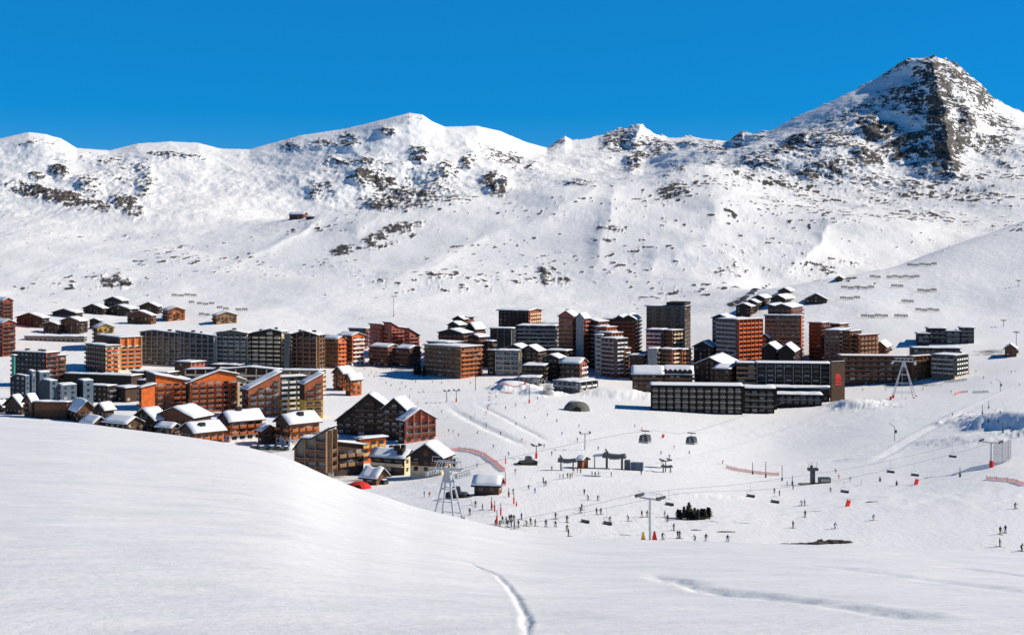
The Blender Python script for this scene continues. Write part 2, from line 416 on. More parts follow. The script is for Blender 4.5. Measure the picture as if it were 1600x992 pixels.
# relief, pushed along the face normals (towards the valley and up)
rel = hi * (30 * fbm(GX, GY + TZ * 1.2, 340, 3, 91, .5) + 18 * fbm(GX + .5 * TZ, TZ * 1.3 + GY * .5, 150, 4, 17, .5, True) * (.45 + .9 * np.clip(rock * 1.5, 0, 1))) \
    + mount * (30 * fbm(GX * .8 + GY * .5, GY * .55, 300, 3, 38, .5) * (1 - hi * .5) + 8 * e3 + 1.0 * fbm(GX, GY, 40, 3, 44, .5)) + hi * 10 * fbm(GX + .4 * TZ, TZ * 1.2 + GY * .4, 52, 4, 19, .6, True) * (.35 + rock) + mount * 2.2 * fbm(GX, GY + TZ, 16, 3, 29, .6) * (.25 + hi) + mount * rock * (12 * e1 + 8 * e2) + (rk > .5) * 1.2 * mount
edge = 1 - np.exp(-((RI - N_SKY) / .55) ** 2) * .82          # keep the skyline where it is
edge2 = 1 - np.exp(-((RI - 12) / .30) ** 2) * .6 * sstep(330, 460, TPX) * (1 - sstep(960, 1080, TPX))
edge3 = 1 - np.exp(-((RI - 9.7) / .35) ** 2) * .7 * sstep(1020, 1140, TPX)
rel = rel * edge2 * edge3 * (RI < N_SKY + 2)
# great ribs of the right-hand peak and of the central one
def rib(pts, wd, ht, r0=12.5):
    px_ = np.interp(TPY, [p[1] for p in pts], [p[0] for p in pts]) + (26 if r0 > 12 else 60) * fbm(GX, TZ, 110, 4, 301)
    wd = wd * (1 + .7 * fbm(GX, TZ, 160, 3, 302))
    f = np.exp(-np.abs((TPX - px_) / wd) ** 1.25) * sstep(pts[0][1] - 14, pts[0][1] + 6, TPY) * (1 - sstep(pts[-1][1] - 75, pts[-1][1] + 16, TPY))
    return f * ht * sstep(r0 - .3, r0, RI) * (RI < N_SKY + .2)
ribs = rib([(1452, 92), (1466, 140), (1476, 190), (1486, 240), (1496, 285)], 34, 80) + rib([(1502, 150), (1512, 200), (1524, 245)], 22, 32) \
     + rib([(1002, 196), (990, 240), (984, 272)], 17, 60) + rib([(640, 180), (590, 230), (560, 290), (560, 330)], 70, 26) \
     + rib([(1330, 150), (1290, 220), (1240, 280)], 70, 22) + rib([(745, 198), (760, 240), (790, 290)], 34, 12) \
     + rib([(225, 226), (230, 260), (228, 300)], 26, 10) + rib([(150, 236), (110, 280), (60, 320)], 60, 12)
for pts_, wd_, ht_ in [([(880, 296), (800, 340), (700, 400), (610, 470)], 55, 26), ([(1020, 286), (960, 350), (900, 440)], 46, 26), ([(450, 346), (400, 390), (300, 450)], 50, 24),
                       ([(1150, 280), (1090, 350), (1010, 450)], 50, 28), ([(1340, 325), (1260, 370), (1190, 440)], 46, 24), ([(210, 345), (150, 400), (90, 450)], 50, 20), ([(640, 330), (600, 360), (540, 420)], 34, 16)]:
    ribs = ribs + rib([(x_ + 45 * math.sin(x_ * .021 + y_ * .05), y_) for x_, y_ in pts_], wd_ * (1 + .3 * math.sin(ht_ * 7)), ht_ * .85, 9.9)
# ribs come forward along the ground, relief mostly upward
scale = 1 - (ribs + .55 * rel) / TD
GD = TD * scale
GZ = TZ * scale + .45 * rel * edge * (1 - np.exp(-((RI - N_SKY) / .4) ** 2))
jag = np.exp(-((RI - N_SKY) / .16) ** 2) * (RI > 13)
GZ += jag * (8 + 14 * sstep(930, 960, TPX) * (1 - sstep(1190, 1230, TPX)) + 6 * sstep(1380, 1420, TPX)) * fbm(GX, GX * 0 + 7.0, 34, 6, 3, .8) * (.22 + 1.0 * sstep(850, 900, TPX))
# pistes: soft rolls and mounds
flat = 1 - mount
GZ += flat * (0.55 * fbm(GX, GY, 60, 4, 51) * sstep(200, 300, TD) + .22 * fbm(GX * .6, GY, 12, 4, 52, .6) + .5 * np.clip(fbm(GX, GY, 90, 3, 53), 0, 1) * fbm(GX, GY, 5, 2, 54))
def mound(px, D, rx, ry, h, skew=0.0):
    global GZ
    x = (px - PX0) / F * D
    wv = 1 + .62 * fbm(GX, GY, rx * .55, 5, 61, .6)
    dx = (GX - x) / rx * wv; dy = (GY - D) / ry * wv
    dx = np.where(dx < 0, dx * (1 + skew), dx)
    GZ = GZ + h * np.exp(-(dx * dx + dy * dy) ** 1.3)
mound(1603, 470, 32, 50, 6.2, 2.0)
mound(1520, 455, 16, 12, 1.6, .6)
mound(1470, 470, 14, 10, 1.0, .6)
mound(1330, 668, 14, 20, 3.6, .8)
mound(800, 735, 16, 14, 5, .6)
mound(835, 712, 12, 10, 3.5, .6)
mound(1075, 338, 12, 5, .9)
mound(955, 722, 26, 14, 4, .5)
mound(1108, 812, 30, 30, 7, .6)
def crease(pts, wd, dep):
    """a groove or bank across the snow; pts (px, D)"""
    global GZ
    P = [((p - PX0) / F * d, d) for p, d in pts]
    best = np.full_like(GX, 1e9); tt = np.zeros_like(GX)
    for i, ((x0, y0), (x1, y1)) in enumerate(zip(P[:-1], P[1:])):
        vx, vy = x1 - x0, y1 - y0
        t = np.clip(((GX - x0) * vx + (GY - y0) * vy) / (vx * vx + vy * vy), 0, 1)
        dd = np.hypot(GX - x0 - t * vx, GY - y0 - t * vy)
        m = dd < best
        best = np.where(m, dd, best); tt = np.where(m, (i + t) / (len(P) - 1), tt)
    best = best + wd * .6 * fbm(GX, GY, wd * 5, 3, 88)
    GZ = GZ + dep * sstep(0, .25, tt) * (1 - sstep(.75, 1, tt)) * np.exp(-(best / wd) ** 2)
dirt = np.zeros_like(GX)
for cx, cy, a, b_ in [(150, 600, 150, 26), (330, 585, 150, 14), (470, 600, 60, 10), (420, 700, 60, 9), (560, 745, 70, 9), (640, 575, 60, 8), (730, 745, 40, 6), (900, 560, 60, 20), (1000, 565, 60, 16),
                      (1100, 580, 60, 14), (1230, 560, 90, 18), (1420, 600, 60, 5), (60, 640, 90, 14), (560, 570, 60, 5), (1550, 552, 50, 8), (800, 560, 50, 14)]:
    dirt = np.maximum(dirt, np.exp(-(((TPX - cx) / a) ** 2 + ((TPY - cy) / b_) ** 2) ** 1.5))
dirt = np.clip(dirt * (.55 + 1.3 * fbm(GX, GY, 22, 4, 401, .6)), 0, 1) * (1 - mount)
TERR = dict()
def column(px):
    i = np.clip(np.searchsorted(PXC, px) - 1, 0, len(PXC) - 2)
    t = (px - PXC[i]) / (PXC[i + 1] - PXC[i])
    return GD[:, i] * (1 - t) + GD[:, i + 1] * t, GZ[:, i] * (1 - t) + GZ[:, i + 1] * t
def depth_at(px, py, dmin=205.0):
    """distance of the valley ground seen at this pixel, measured beyond dmin"""
    d, z = column(px)
    e = -(z / d) * F + PY0
    for k in range(1, len(d)):
        if d[k] > dmin and e[k] <= py:
            if e[k - 1] > py:
                t = (e[k - 1] - py) / (e[k - 1] - e[k])
                return d[k - 1] * (1 - t) + d[k] * t
            return d[k]
    return d[-4]
def height(x, y):
    d, z = column(x / y * F + PX0)
    k = np.argsort(d[:-2])
    return float(np.interp(y, d[:-2][k], z[:-2][k]))
crease([(690, 690), (735, 600), (790, 520), (830, 475)], 2.4, -.7)
crease([(735, 690), (790, 600), (830, 540), (865, 488)], 1.6, -.5)
crease([(1330, 420), (1420, 500), (1520, 600), (1600, 690)], 1.2, .18)
crease([(1345, 415), (1440, 500), (1540, 600)], 1.4, -.25)
crease([(1170, 452), (1300, 452), (1400, 440)], 3.0, .9)
mountains = grid_object('mountain_terrain', U * GD, GD, GZ, SNOW_FAR, {'rock': rk, 'mount': mount, 'dirt': dirt})
mountains['kind'] = 'structure'

# ------------------------------------------------------------------ the snow shoulder the photograph is taken from
FX = [-700, -200, 0, 100, 200, 300, 380, 450, 510, 560, 600, 650, 700, 760, 850, 950, 1100, 1200, 1350, 1600, 2400]
CP = [640, 645, 653, 659, 671, 684, 698, 716, 743, 764, 776, 793, 805, 820, 836, 842, 846, 849, 854, 866, 900]
CD = [100, 98, 95, 93, 90, 88, 84, 80, 76, 73, 71, 69, 67, 65, 63, 62, 61, 61, 61, 62, 64]
NX = np.concatenate([np.linspace(-3.2, -.62, 60, endpoint=False), np.linspace(-.62, .62, 900, endpoint=False), np.linspace(.62, 3.2, 61)])
fpx = NX * F + PX0
def smooth_n(v, sig):
    w_ = np.exp(-.5 * ((fpx[:, None] - fpx[None]) / sig) ** 2) * np.gradient(fpx)[None]
    return (w_ * v[None]).sum(1) / w_.sum(1)
cp = smooth_n(pinterp(fpx, FX, CP), 14); cd = smooth_n(pinterp(fpx, FX, CD), 70)
FR = [(d, np.full_like(NX, d), np.full_like(NX, z)) for d, z in ((-30, -.3), (-10, -1.0), (0, -1.75), (4, -2.2), (8.2, -2.68))]
ce = (cp - PY0) / F
cb = (2.68 - 8.2 * ce) / (cd - 8.2) ** 2
ca = ce - 2 * cb * (cd - 8.2)
for f in (.12, .3, .5, .7, .87):       # rounded down to the crest, where it falls away
    t = (cd - 8.2) * f
    FR.append((float((8.2 + t).mean()), 8.2 + t, -2.68 - ca * t - cb * t * t))
FR.append((float(cd.mean()), cd, zof(cp, cd)))
FR.append((float((cd * 1.18).mean()), cd * 1.18, zof(cp + 14, cd * 1.18)))
FR.append((float((cd * 1.9).mean()), cd * 1.9, zof(cp, cd) - cd * .62))
sN = np.array([r[0] for r in FR])
qn = np.concatenate([np.linspace(-30, 0, 20, endpoint=False), np.linspace(0, 5, 30, endpoint=False), 5 + (sN[-3] * 1.02 - 5) * (np.linspace(0, 1, 560, endpoint=False) ** 1.45),
                     np.linspace(sN[-3] * 1.02, sN[-1], 50)])
ND = pchip_rows(sN, np.stack([r[1] for r in FR]), qn)
NZ = pchip_rows(sN, np.stack([r[2] for r in FR]), qn)
XX = NX[None] * (np.maximum(ND, 0) + 6 * np.exp(-np.maximum(ND, 0) / 6)) ; YY = ND
amp = np.clip(ND / 30, .25, 1)
NZ = NZ + amp * (.16 * fbm(XX * .7, YY, 14, 4, 201) + .05 * fbm(XX * .6 + YY * .2, YY * 1.6, 3.2, 3, 202) + .022 * fbm(XX * .4, YY * 1.5, 1.3, 4, 203, .6) + .03 * np.clip(fbm(XX * .35 + YY * .1, YY, 2.6, 3, 204), 0, 1)) * (1 - .75 * np.exp(-((ND - cd[None]) / 8) ** 2))
def ngroove(pts, wd, dep, lip=0.0):
    """groove pressed into the near snow; pts (px, py)"""
    global NZ
    P = []
    for px, py in pts:
        j = int(np.argmin(np.abs(fpx - px)))
        e = -(NZ[:, j] / np.maximum(ND[:, j], .1)) * F + PY0
        k = int(np.argmax((e < py) & (ND[:, j] > 5)))
        P.append((XX[k, j], YY[k, j]))
    best = np.full_like(XX, 1e9); side = np.zeros_like(XX); tt = np.zeros_like(XX)
    for i, ((x0, y0), (x1, y1)) in enumerate(zip(P[:-1], P[1:])):
        vx, vy = x1 - x0, y1 - y0
        t = np.clip(((XX - x0) * vx + (YY - y0) * vy) / (vx * vx + vy * vy), 0, 1)
        dx, dy = XX - x0 - t * vx, YY - y0 - t * vy
        dd = np.hypot(dx, dy)
        m = dd < best
        best = np.where(m, dd, best); tt = np.where(m, (i + t) / (len(P) - 1), tt)
    fade = sstep(0, .2, tt) * (1 - sstep(.8, 1, tt))
    wob = 1 + .5 * fbm(XX, YY, .5, 3, 77); best = best + wd * 1.1 * fbm(XX, YY, wd * 7, 4, 78, .6)
    NZ = NZ - fade * dep * wob * np.exp(-(best / wd) ** 2) + fade * lip * np.exp(-((best - 1.9 * wd) / wd) ** 2)
ngroove([(700, 868), (735, 880), (752, 888), (775, 897), (795, 915), (808, 935), (818, 960), (822, 992), (828, 1030)], .036, .024, .002)
ngroove([(1010, 895), (1045, 905), (1080, 915), (1120, 928), (1170, 936)], .19, .055, .004)
ngroove([(1110, 925), (1180, 932), (1250, 941), (1330, 955), (1420, 975)], .22, .05, .01)
ngroove([(1480, 884), (1520, 890), (1570, 896), (1640, 905)], .3, .06, .01)
ngroove([(1230, 880), (1330, 890), (1440, 905), (1560, 922), (1640, 930)], .3, .03, .01)
hill = grid_object('snow_foreground', XX, YY, NZ, SNOW_NEAR)
hill['kind'] = 'structure'

# ================================================================== mesh helpers
class MB:
    def __init__(s): s.v = []; s.f = []; s.m = []
    def quad(s, a, b, c, d, mi=0):
        n = len(s.v); s.v += [tuple(a), tuple(b), tuple(c), tuple(d)]; s.f.append((n, n+1, n+2, n+3)); s.m.append(mi); return s
    def box(s, x0, x1, y0, y1, z0, z1, mi=0):
        n = len(s.v)
        s.v += [(x0,y0,z0),(x1,y0,z0),(x1,y1,z0),(x0,y1,z0),(x0,y0,z1),(x1,y0,z1),(x1,y1,z1),(x0,y1,z1)]
        for q_ in ((0,3,2,1),(4,5,6,7),(0,1,5,4),(1,2,6,5),(2,3,7,6),(3,0,4,7)):
            s.f.append(tuple(n + i for i in q_)); s.m.append(mi)
        return s
    def prism(s, poly, y0, y1, axis='y', mi=0):
        """poly: (u,z) outline; swept along y (axis='y') or x (axis='x')"""
        n = len(s.v); k = len(poly)
        for y in (y0, y1):
            for u, z in poly: s.v.append((u, y, z) if axis == 'y' else (y, u, z))
        s.f.append(tuple(n + i for i in range(k))); s.m.append(mi)
        s.f.append(tuple(n + k + i for i in reversed(range(k)))); s.m.append(mi)
        for i in range(k):
            j = (i + 1) % k
            s.f.append((n + i, n + k + i, n + k + j, n + j)); s.m.append(mi)
        return s
    def tube(s, pts, r, n=6, mi=0, r2=None, cap=True):
        pts = [Vector(p) for p in pts]; rings = []
        L_ = len(pts)
        for i, p in enumerate(pts):
            d = (pts[min(i + 1, L_ - 1)] - pts[max(i - 1, 0)]).normalized()
            a = d.orthogonal().normalized() if abs(d.z) > .99 else d.cross(Vector((0, 0, 1))).normalized()
            b = d.cross(a).normalized()
            rr = r if r2 is None else r + (r2 - r) * i / (L_ - 1)
            rings.append(len(s.v))
            for k in range(n):
                t = 2 * math.pi * k / n + math.pi / n
                s.v.append(tuple(p + a * (rr * math.cos(t)) + b * (rr * math.sin(t))))
        for i in range(L_ - 1):
            for k in range(n):
                k2 = (k + 1) % n
                s.f.append((rings[i] + k, rings[i] + k2, rings[i+1] + k2, rings[i+1] + k)); s.m.append(mi)
        if cap:
            s.f.append(tuple(rings[0] + k for k in reversed(range(n)))); s.m.append(mi)
            s.f.append(tuple(rings[-1] + k for k in range(n))); s.m.append(mi)
        return s
    def mesh(s, name, *mats):
        me = bpy.data.meshes.new(name)
        me.from_pydata(s.v, [], s.f)
        for m in mats: me.materials.append(MATS[m] if isinstance(m, str) else m)
        if len(mats) > 1: me.polygons.foreach_set('material_index', s.m)
        me.update()
        return me
    def build(s, name, m, parent=None, mw=None):
        return link(name, s.mesh(name, *(m if isinstance(m, (tuple, list)) else (m,))), parent, mw)
def link(name, me, parent=None, mw=None):
    o = bpy.data.objects.new(name, me)
    if parent is not None: o.parent = parent
    if mw is not None: o.matrix_basis = mw
    COL.objects.link(o)
    return o
def thing(name, label, cat, loc=(0, 0, 0), rz=0.0, group=None):
    o = bpy.data.objects.new(name, None)
    o.empty_display_size = .5
    o.location = loc; o.rotation_euler = (0, 0, rz)
    o['label'] = label; o['category'] = cat
    if group: o['group'] = group
    COL.objects.link(o)
    return o
def tag(o, label, cat, group=None):
    o['label'] = label; o['category'] = cat
    if group: o['group'] = group
    return o
def copy_thing(o, loc, rz, label, group=None):
    c = o.copy(); COL.objects.link(c); c.location = loc; c.rotation_euler = (0, 0, rz); c['label'] = label
    if group: c['group'] = group
    for ch in list(o.children):
        d = ch.copy(); COL.objects.link(d); d.parent = c
        for g in list(ch.children):
            e = g.copy(); COL.objects.link(e); e.parent = d
    return c
def P3(px, py, D): return Vector(((px - PX0) / F * D, D, -(py - PY0) / F * D))
def ground(px, py, dmin=205.0):
    D = depth_at(px, py, dmin); x = (px - PX0) / F * D
    return Vector((x, D, height(x, D)))

mat('curtain', (.42, .38, .32), 0.6, 0.3, 0.5)
mat('shutter', (.12, .06, .03), 0.8, 0.3, 0.5)
mat('lit_glass', (.10, .12, .15), 0.08, 0.3, 0.2, spec=1.0)
mat('railsnow', (.42, .41, .40), 0.8, 0.6, 0.9)
# ================================================================== buildings
class Bld:
    """one building: an Empty with walls, roofs (> snow), windows, balconies ... as its parts"""
    def __init__(s, name, label, cat='building', group=None):
        s.name, s.label, s.cat, s.group = name, label, cat, group
        s.t = None; s.wins = []; s.cache = {}; s.nbal = 0; s.nfin = 0; s.extra = []
    def wing(s, xl, xc, xr, top, base=None, D=None, a=35, fl=None, sf='B', sr='B', cf='dark', cr='orange', bal='grey', balr=None,
             bay=3.6, bayr=None, rf=('x', [(0, 0), (1, 0)]), dep=13.0, over=.9, fin=None, finr=None, snow=True, chim=0, roofm='dark',
             low=None, lowh=0, fh=2.85, wc='glass', g0=1, H=None, cut=0):
        if D is None: D = depth_at(xc, base)
        ul, uc, ur = ((p - PX0) / F for p in (xl, xc, xr))
        C = Vector((uc * D, D, 0)); A_ = R(a); ca_, sa_ = math.cos(A_), math.sin(A_)
        L = (C.x - ul * D) / (ca_ + ul * sa_) if xc - xl > .8 else dep
        M = (ur * D - C.x) / (sa_ - ur * ca_) if (xr - xc > .8 and sa_ - ur * ca_ > .06) else dep
        M = min(M, 70); L = min(L, 160)
        X = Vector((ca_, -sa_, 0)); Y = Vector((sa_, ca_, 0))
        O = C - X * L
        zg = [height(p.x, p.y) for p in (O, C, C + Y * M, O + Y * M, (O + C) / 2)]
        z0 = zg[1]
        zt = -(top - PY0) / F * D
        if H is None: H = max(zt - z0, 2.6)
        O.z = z0
        Mw = Matrix((( X.x, Y.x, 0, O.x), (X.y, Y.y, 0, O.y), (0, 0, 1, O.z), (0, 0, 0, 1)))
        if s.t is None:
            cen = O + X * L / 2 + Y * M / 2
            s.t = thing(s.name, s.label, s.cat, cen, -A_, s.group)
            s.inv = (Matrix.Translation(cen) @ Matrix.Rotation(-A_, 4, 'Z')).inverted()
        B = s.inv @ Mw
        bot = min(zg) - z0 - 1.5
        axis, prof = rf
        W_ = L if axis == 'x' else M
        pr = [(t * W_, H + dz) for t, dz in prof]
        mb = MB()
        if low and lowh:
            mb.box(0, L, 0, M, bot, lowh, 0)
            mb.build('base_wall', low, s.t, B); mb = MB()
        zb = lowh if (low and lowh) else bot
        mb.prism([(0, zb)] + [(W_, zb)] + [(u, z) for u, z in reversed(pr)], 0, M if axis == 'x' else L, axis='y' if axis == 'x' else 'x')
        mats = (cf, cr)
        # front-side faces cf, colours deepened for their shade; right side cr
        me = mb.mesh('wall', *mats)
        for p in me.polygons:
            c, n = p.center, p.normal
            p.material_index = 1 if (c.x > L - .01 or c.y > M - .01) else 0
        link('wall', me, s.t, B)
        # roof slab and its snow
        def ztop(u):
            return float(np.interp(u, [p[0] for p in pr], [p[1] for p in pr]))
        def ext(off, ov):
            pts = []
            (u0, a0), (u1, a1) = pr[0], pr[1]
            k = (a1 - a0) / max(u1 - u0, .01); pts.append((u0 - ov, a0 - k * ov + off))
            pts += [(u, z + off) for u, z in pr[1:-1]]
            (u0, a0), (u1, a1) = pr[-2], pr[-1]
            k = (a1 - a0) / max(u1 - u0, .01); pts.append((u1 + ov, a1 + k * ov + off))
            return pts
        other = M if axis == 'x' else L
        lo, up = ext(.004, over), ext(.36, over)
        rb = MB().prism(lo + list(reversed(up)), -over, other + over, axis='y' if axis == 'x' else 'x')
        roof = rb.build('roof', roofm, s.t, B)
        if snow:
            th = .55 if snow is True else snow
            base_l = ext(.362, over - .1)
            us = np.linspace(base_l[0][0], base_l[-1][0], max(8, int(W_ / 1.6)))
            us = np.unique(np.round(np.concatenate([us, [p[0] for p in base_l]]), 3))
            vs = np.linspace(-over + .1, other + over - .1, max(6, int(other / 1.8)))
            zb_ = np.interp(us, [p[0] for p in base_l], [p[1] for p in base_l])
            UU, VV = np.meshgrid(us, vs, indexing='ij')
            ed = np.minimum(np.minimum(UU - us[0], us[-1] - UU), np.minimum(VV - vs[0], vs[-1] - VV))
            TH = th * (.45 + .55 * np.clip(ed / 1.3, 0, 1) ** .6) * (1 + .7 * fbm(UU + xl * 3.1, VV + top * 1.7, 5, 3, 9))
            # a few bare strips where snow has slid off
            if snow is True: TH = np.where((fbm(UU + xl, VV + top * 5, 9, 2, 29) > .34) & (ed < 3), .03, TH)
            sb = MB(); nu, nv = len(us), len(vs)
            for lay in (0, 1):
                for i in range(nu):
                    for j in range(nv):
                        z = zb_[i] + (max(TH[i, j], .03) if lay else 0)
                        sb.v.append((UU[i, j], VV[i, j], z) if axis == 'x' else (VV[i, j], UU[i, j], z))
            def ix(l, i, j): return l * nu * nv + i * nv + j
            for i in range(nu - 1):
                for j in range(nv - 1):
                    sb.f.append((ix(1,i,j), ix(1,i+1,j), ix(1,i+1,j+1), ix(1,i,j+1)))
            for i in range(nu - 1):
                sb.f.append((ix(0,i,0), ix(0,i+1,0), ix(1,i+1,0), ix(1,i,0))); sb.f.append((ix(0,i+1,nv-1), ix(0,i,nv-1), ix(1,i,nv-1), ix(1,i+1,nv-1)))
            for j in range(nv - 1):
                sb.f.append((ix(0,0,j+1), ix(0,0,j), ix(1,0,j), ix(1,0,j+1))); sb.f.append((ix(0,nu-1,j), ix(0,nu-1,j+1), ix(1,nu-1,j+1), ix(1,nu-1,j)))
            sb.m = [0] * len(sb.f)
            sm_ = sb.mesh('snow_cover', 'roof_snow'); sm_.polygons.foreach_set('use_smooth', [k_ < (nu-1)*(nv-1) for k_ in range(len(sb.f))])
            link('snow_cover', sm_, roof)
        rnd = random.Random(int(xl * 7 + top * 13))
        for k in range(chim):
            cx, cy = rnd.uniform(.15, .85) * L, rnd.uniform(.2, .7) * M
            zz = ztop(cx if axis == 'x' else cy)
            cs = rnd.uniform(.5, 1.1)
            link('chimney', MB().box(cx - cs, cx + cs, cy - cs, cy + cs, zz - .5, zz + 1.9).mesh('chimney', 'dark'), s.t, B)
        # facades
        n = fl or max(1, int(round((H - .3) / fh)))
        f_h = (H - .2) / n
        maxrise = max(dz for t, dz in prof)
        for face in ('F', 'R'):
            style, length = (sf, L) if face == 'F' else (sr, M)
            if style == 'P' or length < 2.2: continue
            bw = (bay if face == 'F' else (bayr or bay))
            nb = max(1, int(round((length - .6) / bw)))
            bw = (length - .6) / nb
            bmat = bal if face == 'F' else (balr or bal)
            fmat = fin if face == 'F' else (finr or fin)
            gab = (axis == 'x' and face == 'F') or (axis == 'y' and face == 'R')
            Ff = Matrix.Identity(4) if face == 'F' else Matrix(((0, -1, 0, L), (1, 0, 0, 0), (0, 0, 1, 0), (0, 0, 0, 1)))
            BF = B @ Ff
            def roofz(u):
                if gab: return ztop(u)
                return pr[0][1] if face == 'F' else (pr[-1][1] if axis == 'x' else pr[0][1])
            nfl = n + (int(maxrise / f_h) if gab else 0)
            for i in range(nfl - cut):
                zf = .1 + i * f_h
                ok = [j for j in range(nb) if min(roofz(.3 + j * bw + .3), roofz(.3 + (j + 1) * bw - .3)) > zf + f_h * .86]
                if not ok: continue
                door = style in 'BbGV' and i >= g0
                for j in ok:
                    ww = bw * (.62 if style in 'BbG' else .42); wh = (1.95 if door else 1.35)
                    if style == 'W': ww = min(1.5, bw * .45)
                    zc = zf + (.12 + wh / 2 if door else .85 + wh / 2)
                    s.wn = getattr(s, 'wn', random.Random(int(xl) + 5))
                    wcc = wc if s.wn.random() < .72 else s.wn.choice(('curtain', 'curtain', 'shutter', 'lit_glass'))
                    s.wins.append((BF @ Matrix.Translation((.3 + (j + .5) * bw, 0, zc)), round(ww, 2), wh, wcc, L * H))
                if style in 'BG' and i >= g0:
                    runs = []
                    for j in ok:
                        if runs and runs[-1][1] == j - 1: runs[-1][1] = j
                        else: runs.append([j, j])
                    for j0, j1 in runs:
                        u0, u1 = .3 + j0 * bw, .3 + (j1 + 1) * bw
                        key = ('B', round(u1 - u0, 1), bmat, style)
                        if key not in s.cache:
                            w_ = u1 - u0; d_ = 1.25 if style == 'B' else .5
                            m_ = MB().box(0, w_, -d_, -.003, -.16, 0)
                            m_.box(0, w_, -d_, -d_ + .07, .003, .92); m_.box(-.02, w_ + .02, -d_ - .05, -d_ + .12, .923, 1.0, 1)
                            s.cache[key] = m_.mesh('balcony', bmat, 'railsnow')
                        link('balcony', s.cache[key], s.t, BF @ Matrix.Translation((u0, 0, zf)))
                elif style in 'bV' and i >= g0:
                    key = ('b', round(bw, 2), bmat)
                    if key not in s.cache:
                        w_ = bw * .76
                        m_ = MB().box(-w_/2, w_/2, -1.15, -.003, -.15, 0).box(-w_/2, w_/2, -1.15, -1.08, .003, .98)
                        m_.box(-w_/2 - .02, w_/2 + .02, -1.2, -1.05, .983, 1.07, 1); m_.box(-w_/2, -w_/2 + .07, -1.077, -.003, .003, .98).box(w_/2 - .07, w_/2, -1.077, -.003, .003, .98)
                        s.cache[key] = m_.mesh('balcony', bmat, 'railsnow')
                    for j in ok:
                        if style == 'V' and (j % 2): continue
                        if s.nbal >= 100: break
                        s.nbal += 1
                        link('balcony', s.cache[key], s.t, BF @ Matrix.Translation((.3 + (j + .5) * bw, 0, zf)))
            if fmat and style in 'BGb':
                for j in range(nb + 1):
                    u = .3 + j * bw
                    ht = min(roofz(max(u - .3, .1)), roofz(min(u + .3, length - .1))) - .25
                    key = ('fin', round(ht, 1), fmat)
                    if key not in s.cache:
                        s.cache[key] = MB().box(-.13, .13, -1.42, -.002, 2.0, round(ht, 1)).mesh('balcony_divider', fmat)
                    if s.nfin < 100:
                        s.nfin += 1
                        link('balcony_divider', s.cache[key], s.t, BF @ Matrix.Translation((u, 0, 0)))
        s.last = (B, L, M, H, z0)
        return s
    def box(s, name, m, x0, x1, y0, y1, z0, z1):
        """extra part in the last wing's frame; x, y as fractions of its sides, z in metres"""
        B, L, M, H, _ = s.last
        MB().box(x0 * L, x1 * L, y0 * M, y1 * M, z0, z1).build(name, m, s.t, B)
        return s
    def dormers(s, n, m='dark'):
        B, L, M, H, _ = s.last
        for k in range(n):
            x = L * (k + .5) / n
            d = MB().prism([(x - 1.4, H + .2), (x + 1.4, H + .2), (x + 1.4, H + 1.9), (x, H + 3.0), (x - 1.4, H + 1.9)], -.4, M * .35)
            d.build('dormer', m, s.t, B)
        return s
    def done(s):
        cache = {}
        s.wins.sort(key=lambda w_: -w_[4] * w_[1])
        for M_, ww, wh, m, _ in s.wins[:100]:
            k = (ww, wh, m)
            if k not in cache:
                b = MB().box(-ww/2, ww/2, -.07, .25, -wh/2, wh/2)
                cache[k] = b.mesh('window', m)
            link('window', cache[k], s.t, M_)
        if len(s.wins) > 100:
            mb = MB()
            for M_, ww, wh, m, _ in s.wins[100:]:
                n = len(mb.v); mb.box(-ww/2, ww/2, -.07, .25, -wh/2, wh/2)
                for i in range(n, len(mb.v)): mb.v[i] = tuple(M_ @ Vector(mb.v[i]))
            o = mb.build('window', 'glass', s.t); o['kind'] = 'stuff'
        return s.t
def GX_(h=2.5, m=.5): return ('x', [(0, 0), (m, h), (1, 0)])
def GY_(h=2.5, m=.5): return ('y', [(0, 0), (m, h), (1, 0)])
def bld(name, label, *wings, cat='building', group=None, post=None):
    b = Bld(name, label, cat, group)
    for w_ in wings:
        w_ = dict(w_); a = w_.pop('p'); b.wing(*a, **w_)
    if post: post(b)
    return b.done()
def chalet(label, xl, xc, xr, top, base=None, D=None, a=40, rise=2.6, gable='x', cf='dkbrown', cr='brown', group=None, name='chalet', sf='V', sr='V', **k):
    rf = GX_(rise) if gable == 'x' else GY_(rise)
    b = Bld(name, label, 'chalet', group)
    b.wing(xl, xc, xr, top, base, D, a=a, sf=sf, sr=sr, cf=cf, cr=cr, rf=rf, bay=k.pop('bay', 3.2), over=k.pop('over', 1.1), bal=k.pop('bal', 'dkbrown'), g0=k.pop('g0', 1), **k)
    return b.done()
def W(*p, **k): k['p'] = p; return k

def sign_end(b):
    """round red emblem with slogan bars on the end wall"""
    B, L, M, H, _ = b.last
    Ff = Matrix(((0, -1, 0, L), (1, 0, 0, 0), (0, 0, 1, 0), (0, 0, 0, 1)))
    mb = MB(); n = 18; cz = H * .56; cu = M * .5; r = min(2.2, M * .36)
    mb.v.append((cu, -.06, cz + 1))
    for i in range(n + 1):
        a_ = math.pi * i / n
        mb.v.append((cu + r * math.cos(a_), -.06, cz + 1 + r * math.sin(a_)))
    for i in range(n): mb.f.append((0, i + 1, i + 2)); mb.m.append(0)
    for k in range(3): mb.box(cu - r, cu + r, -.12, -.004, cz - .3 - k * 1.5, cz + .7 - k * 1.5)
    mb.build('sign', 'redbright', b.t, B @ Ff)
